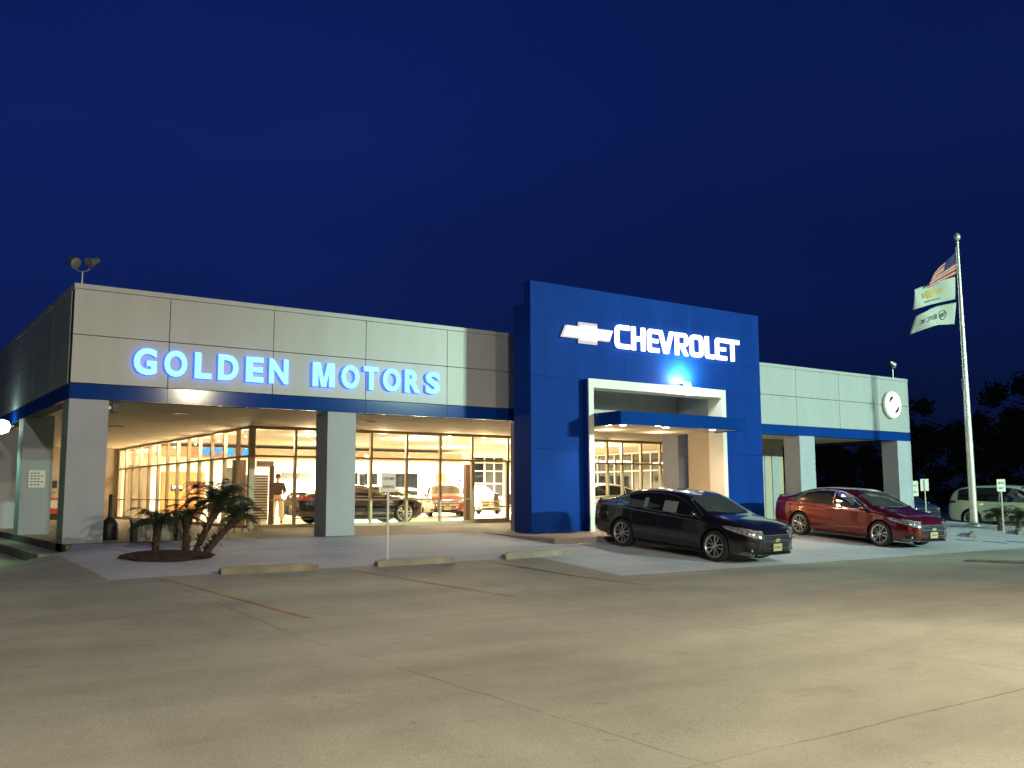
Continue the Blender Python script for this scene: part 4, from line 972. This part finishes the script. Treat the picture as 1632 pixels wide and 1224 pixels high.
    # side glass
    for s in (1, -1):
        for a, b in sp['panes']:
            def fn(u, vv, a=a, b=b, s=s):
                x = a+(b-a)*u; lo = zs(x)+.025; hi = ze(x)-.035
                if hi < lo+.01: hi = lo+.01
                return side(x, lo+(hi-lo)*vv, s, .006)
            patch(fn, 14, 8, 'window', glassm)
        a, b = sp['dlo']; pl = [side(a+(b-a)*k/30, max(ze(a+(b-a)*k/30)-.03, zs(a+(b-a)*k/30)+.03), s, .008) for k in range(31)] + [side(b-(b-a)*k/24, zs(b-(b-a)*k/24)+.018, s, .008) for k in range(25)]
        pl.append(pl[0]); q = MB(); q.tube(pl, .0075, 6); q.build('window_trim', 'chrome', root, smooth=True)
        q = MB()
        for xs_ in sp['seams']:
            z0 = zb(xs_)+.10; pts = [side(xs_+(-.02*(k/8-.5)), z0+(zs(xs_)+.0-z0)*k/8, s, .0015) for k in range(9)]; q.tube(pts, .0035, 4)
        pts = [side(sp['ax'][1]+.45+(sp['ax'][0]-sp['ax'][1]-.9)*k/14, zb(0)+.10, s, .0015) for k in range(15)]; q.tube(pts, .0035, 4)
        q.build('door_seam', 'grille_black', root)
        for a_, b_ in zip(sp['seams'][1:], sp['seams']):
            xh = a_+.14; p = side(xh, zs(xh)-.075, s, .016); q = MB(); q.box(-.095, .095, -.010, .010, -.014, .014); h = q.build('door_handle', paint, root, bevel=.008); h.location = p
        # mirror
        bx_ = sp['dlo'][1]-.06; p = side(bx_, zs(bx_)+.03, s, 0); q = MB()
        q.lathe([(.01, -.10), (.055, -.085), (.078, -.03), (.080, .04), (.05, .085), (.01, .095)], (0, 0, 0), 14, 'y')
        mi_ = q.build('mirror', paint, root, smooth=True); mi_.location = p+Vector((0, s*.14, .045)); mi_.scale = (.72, 1, .95)
        q = MB(); q.box(-.03, .03, min(0, s*.08), max(0, s*.08), -.015, .015); q = q.build('mirror_arm', 'grille_black', mi_); q.location = (0, -s*.13, -.035)
        # lamps
        (ax_, ay, az), (bx2, by, bz), hh = sp['hl']
        def hl(u, vv, s=s):
            p = Vector((ax_, ay, az)).lerp(Vector((bx2, by, bz)), u); p += Vector((.16, .12, 0))*math.sin(u*PI)
            h_ = hh*(1-u)**.6+.012; p.z += (vv-.5)*2*h_+(.01*u); p.y *= s; return near(p, .006)
        hb = patch(hl, 14, 5, 'headlight', 'lamp_lens')
        ring_ = [hl(k/12, 1)+Vector((.0, 0, .002)) for k in range(13)]; q = MB(); q.tube(ring_, .008, 5); q.build('headlight_trim', 'chrome', hb)
        for cu in (.18, .42):
            c_ = hl(cu, .5); q = MB(); q.lathe([(.004, .012), (.03, .008), (.036, 0), (.03, -.01)], (0, 0, 0), 14, 'x'); bl_ = q.build('bulb', 'chrome', hb, smooth=True); bl_.location = c_
        def tl(u, vv, s=s):
            p = Vector((x0+.04, .48, .86)).lerp(Vector((x0+.42, .92, .90)), u); p += Vector((-.12, .12, 0))*math.sin(u*PI)
            p.z += (vv-.5)*2*(.085-.04*u)+(zs(x0+.3)-.94); p.y *= s; return near(p, .006)
        patch(tl, 10, 4, 'tail_light', 'tail_red')
    wx0, wx1, cv = sp['ws']
    patch(lambda u, vv: topd(wx0+(wx1-cv*(2*u-1)**2-wx0)*vv-.0+0*(1-vv), (2*u-1)*(w(.5)*.945-sp['tumble']*(ze(wx0)-zs(wx0))-.035+.13*vv), .006), 16, 10, 'windshield', 'car_glass_clear' if glassm == 'car_glass' else glassm)
    bx0, bx1, cv = sp['bl']
    if sp is HATCH or sp is SUV:
        patch(lambda u, vv: front((2*u-1)*(w(x0+.3)*.945-.16+.05*(1-vv)), zs(x0+.2)+.06+(ze(bx1)-zs(x0+.2)-.14)*vv, .006, -1), 12, 6, 'rear_window', glassm)
    else:
        patch(lambda u, vv: topd(bx0+.10*(2*u-1)**2+(bx1-bx0)*vv, (2*u-1)*(w(bx1)*.945-sp['tumble']*(ze(bx1)-zs(bx1))-.05+.10*(1-vv)), .006), 14, 8, 'rear_window', glassm)
    # front face: grilles, bar, emblem, intake, plate
    zt = zc(x1)+.045; zt = min(zt, .68 if sp is not SUV else .86); k_ = zt-.655
    def fgrid(y0, y1, za, zb_, nm, mt, d=.006, par=None, sg=1, taper=0):
        return patch(lambda u, vv: front((y0+(y1-y0)*u)*(1-taper*(1-vv)), za+(zb_-za)*vv, d, sg), 16, 4, nm, mt, par)
    gr = fgrid(-.50, .50, .575+k_, .655+k_, 'upper_grille', 'grille_black', .006, None, 1, .05)
    gl_ = fgrid(-.50, .50, .40+k_, .525+k_, 'lower_grille', 'grille_black', .006, None, 1, .14)
    def line(za, zb2, y0, y1, rad, par, nm='grille_bar', mt='chrome'):
        q = MB(); q.tube([front(y0+(y1-y0)*k/16, za+(zb2-za)*k/16, .012) for k in range(17)], rad, 6); return q.build(nm, mt, par, smooth=True)
    line(.66+k_, .66+k_, -.50, .50, .018, gr); line(.562+k_, .562+k_, -.50, .50, .014, gr)
    line(.532+k_, .532+k_, -.49, .49, .016, gl_); line(.392+k_, .392+k_, -.42, .42, .009, gl_)
    for z in (.60, .63): line(z+k_, z+k_, -.47, .47, .0035, gr)
    for z in (.43, .47, .50): line(z+k_, z+k_, -.44, .44, .0035, gl_)
    for s in (1, -1):
        q = MB(); q.tube([front(s*.50, .66+k_, .012), front(s*.515, .60+k_, .012), front(s*.495, .53+k_, .012), front(s*.43, .39+k_, .012)], .010, 6); q.build('grille_bar', 'chrome', gl_, smooth=True)
    eb = MB(); eb.add([(0, a*.105, b*.105) for a, b in ((-.9, -.28), (-.3, -.28), (-.3, -.42), (.3, -.42), (.3, -.28), (.75, -.28), (.9, .28), (.3, .28), (.3, .42), (-.3, .42), (-.3, .28), (-.75, .28))]+[(.012, a*.105, b*.105) for a, b in ((-.9, -.28), (-.3, -.28), (-.3, -.42), (.3, -.42), (.3, -.28), (.75, -.28), (.9, .28), (.3, .28), (.3, .42), (-.3, .42), (-.3, .28), (-.75, .28))],
        [tuple(range(12)), tuple(range(12, 24))]+[(i, (i+1) % 12, (i+1) % 12+12, i+12) for i in range(12)])
    eb = eb.build('emblem', 'emblem_pale', root); eb.location = front(0, .548+k_, .016)
    fgrid(-.46, .46, zb(x1-.2)+.035, zb(x1-.2)+.10, 'air_intake', 'grille_black', .006)
    if sp['fog']:
        for s in (1, -1):
            q = patch(lambda u, vv, s=s: near((x1-.12-.16*u, s*(.60+.18*u), .35+k_+(vv-.5)*.085*(1-.2*u)), .006), 6, 4, 'fog_light', 'grille_black')
            MB().tube([near((x1-.12-.16*u, s*(.60+.18*u), .31+k_), .012) for u in (0, .3, .6, 1, 1.15)], .008, 6).build('fog_trim', 'chrome', q)
            c_ = near((x1-.17, s*.66, .355+k_), .012); b_ = MB().lathe([(.005, .012), (.028, .006), (.034, -.004)], (0, 0, 0), 12, 'x').build('fog_lens', 'lamp_lens', q); b_.location = c_
    for sg in (1, -1):
        pz = .365+k_*.6 if sg > 0 else .68; pp = front(0, pz+.03, .014, sg)
        q = MB(); q.box(-.006, .006, -.155, .155, -.078, .078); pl_ = q.build('licence_plate', plate, root); pl_.location = pp+Vector((sg*.012, 0, 0))
        q = MB()
        for k in range(5): q.box(sg*.007, sg*.009, -.11+k*.05, -.082+k*.05, -.016, .020)
        q.build('plate_print', 'brown_post', pl_)
    if sp is SEDAN or sp is COUPE:
        q = MB(); K = 14
        for k in range(K+1):
            y = -.70+1.4*k/K; xx = x0+.08+.10*(abs(y)/.7)**2.5; z = topd(xx+.03, y, 0).z
            q.v += [(xx+.14, y, z+.004), (xx-.02, y, z+.045), (xx-.035, y, z+.035), (xx, y, z-.02)]
        for k in range(K):
            for i in range(4): q.f.append((k*4+i, k*4+(i+1) % 4, k*4+4+(i+1) % 4, k*4+4+i)); q.mi.append(0)
        q.f += [(0, 1, 2, 3), (K*4, K*4+1, K*4+2, K*4+3)]; q.mi += [0, 0]
        q.build('spoiler', paint, root, smooth=True)
    q = MB(); q.box(sp['ax'][1]+.46, sp['ax'][0]-.46, -sp['W']*.93, sp['W']*.93, zb(0)-.035, zb(0)+.02); q.box(x0+.35, x1-.35, -.6, .6, zb(0)-.02, zb(0)+.01)
    q.build('underbody', 'grille_black', root)
    q = MB(); q.v = []; K = 16
    for k in range(K+1):
        y = -.62+1.24*k/K; p = front(y, zb(x1-.1)+.03, .0); q.v += [(p.x-.12, y, p.z-.02), (p.x+.035, y, p.z-.03), (p.x+.03, y, p.z-.012), (p.x-.05, y, p.z+.01)]
    for k in range(K):
        for i in range(4): q.f.append((k*4+i, k*4+(i+1) % 4, k*4+4+(i+1) % 4, k*4+4+i)); q.mi.append(0)
    q.build('front_lip', 'grille_black', root)
    # wheels
    rw, rm = sp['rw'], sp['rim']; proto = None
    for ax in sp['ax']:
        for s in (-1, 1):
            if proto is None:
                proto = MB().lathe([(.02, -.06), (rm*.94, -.06), (rm*.94, .04), (.02, .04)], (0, 0, 0), 24, 'y').build('wheel', 'grille_black', root, smooth=True)
                MB().lathe([(rm*.98, -.105), (rm*1.06, -.112), (rw*.95, -.105), (rw, -.075), (rw, .075), (rw*.95, .105), (rm, .105), (rm*.98, .09)], (0, 0, 0), 40, 'y', 0, False).build('tyre', 'rubber', proto, smooth=True)
                q = MB(); q.lathe([(rm*1.0, -.108), (rm*1.03, -.116), (rm*.98, -.118), (rm*.90, -.100), (rm*.90, -.05)], (0, 0, 0), 40, 'y', 0, False)
                q.lathe([(.004, -.112), (.04, -.110), (.052, -.095), (.052, -.06)], (0, 0, 0), 16, 'y')
                for k in range(5):
                    a = 2*PI*k/5+.3
                    for da, db in ((-.10, -.20), (.10, .20)):
                        p0 = Vector((math.sin(a+da)*.045, -.096, math.cos(a+da)*.045)); p1 = Vector((math.sin(a+db)*rm*.93, -.104, math.cos(a+db)*rm*.93)); pm = p0.lerp(p1, .5)+Vector((0, .004, 0)) + Vector((math.cos(a), 0, -math.sin(a)))*(.016 if db > 0 else -.016)
                        q.tube([p0, pm, p1], [.017, .015, .020], 6)
                q.build('rim', 'alloy', proto, smooth=True)
                o = proto
            else: o = copy_tree(proto, root)
            o.location = (ax, s*(sp['W']-.112-.015), rw); o.rotation_euler = (0, 0, 0 if s < 0 else PI)
            o.rotation_euler[1] = .0
    root['_b'] = 0; del root['_b']
    return root
def put(root, x, y, heading, on_ground=True, z=0.012):
    """centre of the wheelbase at x, y; the body follows the slope of the ground"""
    c, s = math.cos(heading), math.sin(heading)
    if on_ground:
        zf, zr = g(x+c*1.3, y+s*1.3), g(x-c*1.3, y-s*1.3); zl, zr2 = g(x-s*.8, y+c*.8), g(x+s*.8, y-c*.8)
        root.rotation_euler = (math.atan2(zl-zr2, 1.6), -math.atan2(zf-zr, 2.6), heading); z = (zf+zr)/2
    else: root.rotation_euler = (0, 0, heading)
    root.location = (x, y, z)
def repaint(root, a, b):
    def rec(o):
        if o.type == 'MESH' and any(mm and mm.name == a for mm in o.data.materials):
            o.data = o.data.copy()
            for i, mm in enumerate(o.data.materials):
                if mm and mm.name == a: o.data.materials[i] = M[b]
        for ch in o.children: rec(ch)
    rec(root)
def place_r(root, wr, wf, half=.80, **k):
    """right-hand wheels stand at wr (rear) and wf (front)"""
    h = math.atan2(wf[1]-wr[1], wf[0]-wr[0]); cx_, cy_ = (wr[0]+wf[0])/2, (wr[1]+wf[1])/2
    put(root, cx_-math.sin(h)*half, cy_+math.cos(h)*half, h, **k)
dark = make_car('parked_car', SEDAN, 'paint_dark', 'black four-door sedan parked nose-down before the white framed portal', 'car', 'sedans displayed on the apron')
red = copy_tree(dark); repaint(red, 'paint_dark', 'paint_red'); red['label'] = 'dark red four-door sedan parked before the right wing, with writing on its side window'
white = copy_tree(dark); repaint(white, 'paint_dark', 'paint_white'); white['label'] = 'white sedan indoors behind the glass of the portal'; white['group'] = 'cars inside the showroom'
white2 = copy_tree(white); white2['label'] = 'white car indoors behind the long black coupe'
blue = copy_tree(dark); repaint(blue, 'paint_dark', 'paint_blue_grey'); blue['label'] = 'dim blue-grey car beyond the small signs, left of the silver vehicle'; del blue['group']
place_r(dark, (15.47, 17.2), (15.70, 14.58))
place_r(red, (22.98, 17.95), (22.80, 15.2))
put(white, 25.75, 30.7, R(176), False); put(white2, 20.4, 39.2, R(-20), False); put(blue, 44.5, 28.5, R(-115))
# details only these two carry
def side_card(car, x0, x1, z0, z1, mt, nm, y=-.80):
    q = MB(); q.add([(x0, y+.045, z0), (x1, y+.045, z0), (x1-.02, y+.115, z1), (x0+.02, y+.115, z1)], [(0, 1, 2, 3)]); return q.build(nm, mt, car)
zsd = curve(SEDAN['zs']); wsd = curve(SEDAN['w']); zed = curve(SEDAN['ze'])
def dlo_y(x, z):
    W_, s, e = wsd(x), zsd(x), zed(x); t = (z-s)/max(.01, e-s); return -(W_*.945-SEDAN['tumble']*(e-s)*t+.018*math.sin(max(0, min(1, t))*PI)-.006)
def glass_quad(q, x0, x1, z0, z1, d=.012, n=4):
    for i in range(n):
        for j in range(n):
            a, b = x0+(x1-x0)*i/n, x0+(x1-x0)*(i+1)/n; c, e = z0+(z1-z0)*j/n, z0+(z1-z0)*(j+1)/n
            q.add([(a, dlo_y(a, c)-d, c), (b, dlo_y(b, c)-d, c), (b, dlo_y(b, e)-d, e), (a, dlo_y(a, e)-d, e)], [(0, 1, 2, 3)])
mat('sticker_grey', (.22, .27, .29), .5, noise=.12, nscale=9)
q = MB(); glass_quad(q, -.15, .25, .955, 1.20); q.build('window_sticker', 'sticker_grey', dark)
q = MB(); glass_quad(q, -.75, -.62, 1.0, 1.22); q.build('window_sticker', 'sticker_grey', dark)
q = MB(); rd = random.Random(9)
def wr(pts, rad=.006): q.tube([(x, dlo_y(x, z)-.014, z) for x, z in pts], rad, 5)
for k, (a, b) in enumerate(((.02, 1.30), (.12, 1.28), (.22, 1.24), (.32, 1.19), (.42, 1.14))):
    wr([(a-.04, b-.05), (a, b+.0), (a+.03, b-.07), (a+.06, b-.01)]); wr([(a-.03, b-.09), (a+.05, b-.11)])
wr([(-.12, 1.31), (.1, 1.31), (.3, 1.25), (.5, 1.16)], .004); wr([(-.1, 1.23), (.1, 1.20), (.3, 1.13), (.48, 1.06)], .004)
q.build('window_writing', 'paper_white', red)
coupe = make_car('parked_car', COUPE, 'paint_black', 'long black coupe indoors just behind the front glass', 'car', 'cars inside the showroom')
put(coupe, 15.25, 31.3, R(-3), False)
hatch = make_car('parked_car', HATCH, 'paint_crimson', 'small red hatchback indoors facing the front glass', 'car', 'cars inside the showroom')
put(hatch, 23.9, 39.5, math.atan2(-1, -.52), False)
wh = copy_tree(hatch); repaint(wh, 'paint_crimson', 'paint_white'); wh['label'] = 'small white hatchback indoors to the right of the red one'
put(wh, 28.2, 43.4, R(-100), False)
hatch.location.z = .012
suv = make_car('parked_car', SUV, 'paint_silver', 'pale silver-green sport utility vehicle parked behind the flagpole', 'car')
h = R(-90+4); put(suv, 39.9, 20.2, h)

# ------------------------------------------------------------ showroom fittings
def totem(x, y, H, w_, label):
    r = empty('display_post', (x, y, .012), 0, label, 'post', 'brown display posts behind the glass')
    MB().box(-w_/2, w_/2, -w_/2, w_/2, .03, H).build('post', 'brown_post', r, bevel=.01); MB().box(-w_*.8, w_*.8, -w_*.8, w_*.8, 0, .03).build('base', 'black_plastic', r)
totem(11.5, 29.9, 1.95, .13, 'narrow brown post just behind the glass corner')
totem(19.75, 31.0, 2.16, .2, 'tall brown post between the coupe and the red hatchback')
totem(11.0, 31.6, 2.2, .36, 'thick dark post behind the side glass above the largest palm')
def chair(x, y, rz, label):
    r = empty('office_chair', (x, y, .012), rz, label, 'chair', 'chairs inside the showroom')
    MB().box(-.25, .25, -.25, .25, .42, .50).build('seat', 'vinyl_chair', r, bevel=.03)
    MB().box(-.24, .24, .22, .29, .52, 1.05).build('backrest', 'vinyl_chair', r, bevel=.03)
    for sx_ in (-1, 1):
        for sy_ in (-1, 1): MB().tube([(sx_*.18, sy_*.18, .42), (sx_*.25, sy_*.24, 0)], .014, 6).build('leg', 'chrome', r)
    for sx_ in (-1, 1): MB().tube([(sx_*.27, .2, .5), (sx_*.29, .2, .7), (sx_*.29, -.2, .7), (sx_*.27, -.2, .5)], .014, 6).build('armrest', 'chrome', r)
chair(25.0, 36.3, R(30), 'dark office chair nearest the tower behind the front glass'); chair(25.9, 36.6, R(-25), 'second dark office chair beside the first, further right')
chair(12.6, 38.6, R(160), 'dark chair behind the side glass near the wooden panel')
def desk(x, y, rz, label):
    r = empty('desk', (x, y, .012), rz, label, 'desk', 'desks inside the showroom')
    MB().box(-.8, .8, -.4, .4, .72, .76).build('desktop', 'desk_wood', r, bevel=.01)
    for s in (-1, 1): MB().box(s*.74-.03, s*.74+.03, -.36, .36, 0, .72).build('leg', 'black_plastic', r)
    MB().box(-.7, .7, .3, .33, .3, .72).build('modesty_panel', 'interior_white', r)
desk(14.2, 41.8, R(5), 'wooden desk near the back wall behind the side glass'); desk(29.0, 37.4, R(10), 'wooden desk beside the office chairs'); desk(18.0, 43.5, 0, 'wooden desk under the dropped ceiling')
def stand_lamp(x, y):
    r = empty('display_stand', (x, y, .012), 0, 'dark pedestal stand with a bright top seen through the side glass', 'stand')
    MB().tube([(0, 0, 0), (0, 0, 1.2)], .03, 8).build('pole', 'black_plastic', r); MB().lathe([(.25, 0), (.25, .03), (.03, .05)], (0, 0, 0), 18).build('base', 'black_plastic', r)
    MB().box(-.22, .22, -.1, .1, 1.2, 1.45).build('head', 'black_plastic', r, bevel=.02); MB().box(-.2, .2, -.12, -.101, 1.3, 1.43).build('lit_face', 'tube_warm', r)
stand_lamp(11.5, 40.6)
r = empty('display_board', (20.6, 45.5, .012), 0, 'white display board near the back wall behind the coupe', 'board')
MB().box(-.9, .9, -.02, .02, .6, 1.9).build('panel', 'sign_white', r)
for s in (-1, 1): MB().box(s*.8-.02, s*.8+.02, -.2, .2, 0, .6).build('foot', 'galvanised', r)
MB().box(-.6, .5, -.03, -.021, 1.5, 1.56).build('print', 'sign_ink', r)

# ------------------------------------------------------------ the person in the showroom
def skin_mesh(name, joints, edges, mt, parent, sub=2):
    me = bpy.data.meshes.new(name); me.from_pydata([j[:3] for j in joints], edges, [])
    o = bpy.data.objects.new(name, me); COL.objects.link(o)
    sk = o.modifiers.new('skin', 'SKIN'); sk.use_smooth_shade = True
    for i, j in enumerate(joints):
        sv = me.skin_vertices[0].data[i]; sv.radius = (j[3], j[4] if len(j) > 4 else j[3]); sv.use_root = (i == 0)
    ss = o.modifiers.new('sub', 'SUBSURF'); ss.levels = sub; ss.render_levels = sub
    dg = bpy.context.evaluated_depsgraph_get(); m2_ = bpy.data.meshes.new_from_object(o.evaluated_get(dg)); bpy.data.objects.remove(o)
    m2_.materials.clear(); m2_.materials.append(M[mt]); m2_.name = name
    for p in m2_.polygons: p.use_smooth = True
    o = bpy.data.objects.new(name, m2_); COL.objects.link(o); o.parent = parent; return o
P = empty('person', (13.4, 34.2, .012), R(-25), 'standing person in brown shirt and cream trousers inside the showroom, arms bent forward', 'person')
J = [(0, 0, .95, .14, .11), (0, 0, 1.12, .135, .10), (0, 0, 1.32, .16, .11), (0, 0, 1.45, .10, .08), (0, .01, 1.53, .05), (0, .02, 1.60, .06), (0, .03, 1.67, .10, .11), (0, .025, 1.745, .09, .10),
     (.18, 0, 1.42, .055), (.24, .05, 1.16, .043), (.20, .28, 1.06, .032), (.18, .36, 1.06, .026, .018),
     (-.18, 0, 1.42, .055), (-.25, .03, 1.16, .043), (-.22, .25, 1.02, .032), (-.20, .33, 1.01, .026, .018),
     (.10, 0, .86, .095), (.14, .10, .50, .062), (.15, .20, .10, .042), (.15, .33, .045, .04, .03),
     (-.10, 0, .86, .095), (-.13, -.02, .48, .062), (-.14, -.16, .10, .042), (-.14, -.04, .045, .04, .03)]
Ed = [(0, 1), (1, 2), (2, 3), (3, 4), (4, 5), (5, 6), (6, 7), (2, 8), (8, 9), (9, 10), (10, 11), (2, 12), (12, 13), (13, 14), (14, 15), (0, 16), (16, 17), (17, 18), (18, 19), (0, 20), (20, 21), (21, 22), (22, 23)]
body = skin_mesh('body', J, Ed, 'skin', P)
for s, hx, hy, hz in ((1, .18, .36, 1.06), (-1, -.20, .33, 1.01)):
    for k in range(4):
        q = MB(); L_ = (.075, .085, .08, .062)[k]; x = hx+(k-1.5)*.018; q.tube([(x, hy+.02, hz), (x, hy+.02+L_*.6, hz-.005), (x, hy+.02+L_, hz-.03)], [.009, .0085, .007], 6); q.build('finger', 'skin', P)
    q = MB(); q.tube([(hx-s*.022, hy-.01, hz), (hx-s*.05, hy+.03, hz+.01), (hx-s*.055, hy+.065, hz)], [.011, .01, .008], 6); q.build('thumb', 'skin', P)
skin_mesh('trousers', [(0, 0, .97, .175, .14), (.11, 0, .84, .125), (.15, .10, .50, .10), (.16, .19, .10, .10), (-.11, 0, .84, .125), (-.14, -.02, .48, .10), (-.15, -.15, .10, .10)], [(0, 1), (1, 2), (2, 3), (0, 4), (4, 5), (5, 6)], 'trousers_cream', P)
skin_mesh('shirt', [(0, 0, .98, .19, .15), (0, 0, 1.14, .19, .14), (0, 0, 1.33, .215, .15), (0, 0, 1.46, .12, .10), (.20, 0, 1.41, .085), (.26, .04, 1.16, .07), (.245, .12, 1.12, .06), (-.20, 0, 1.41, .085), (-.27, .02, 1.16, .07), (-.255, .1, 1.11, .06)], [(0, 1), (1, 2), (2, 3), (2, 4), (4, 5), (5, 6), (2, 7), (7, 8), (8, 9)], 'shirt_brown', P)
MB().lathe([(.01, .115), (.06, .10), (.092, .05), (.10, 0), (.095, -.04)], (0, .012, 1.70), 18).build('hair', 'hair_dark', P, smooth=True)
MB().tube([(0, .115, 1.70), (0, .14, 1.675), (0, .118, 1.665)], [.008, .015, .010], 6).build('nose', 'skin', P)
for s in (-1, 1):
    q = MB().box(s*.14-.045, s*.14+.045, (.14 if s > 0 else -.2), (.40 if s > 0 else .03), 0, .06).build('shoe', 'black_plastic', P, bevel=.02)
for s in (-1, 1): MB().lathe([(.002, .012), (.01, .008), (.012, 0)], (s*.033, .112, 1.70), 8, 'y').build('eye', 'sign_ink', P)

# faint far lights seen under the open bay
for x, y, z, q_ in ((60, 58, 1.6, 'left'), (61.5, 58, 1.65, 'right')):
    r = empty('distant_lamp', (x, y, -.45), 0, q_+' one of two tiny distant lights seen low under the open bay', 'lamp', 'distant lights in the dark')
    MB().tube([(0, 0, 0), (0, 0, z+.3)], .03, 6).build('post', 'black_plastic', r); MB().box(-.35, .35, -.05, .05, z+.3, z+.36).build('lit_tube', 'far_light', r)
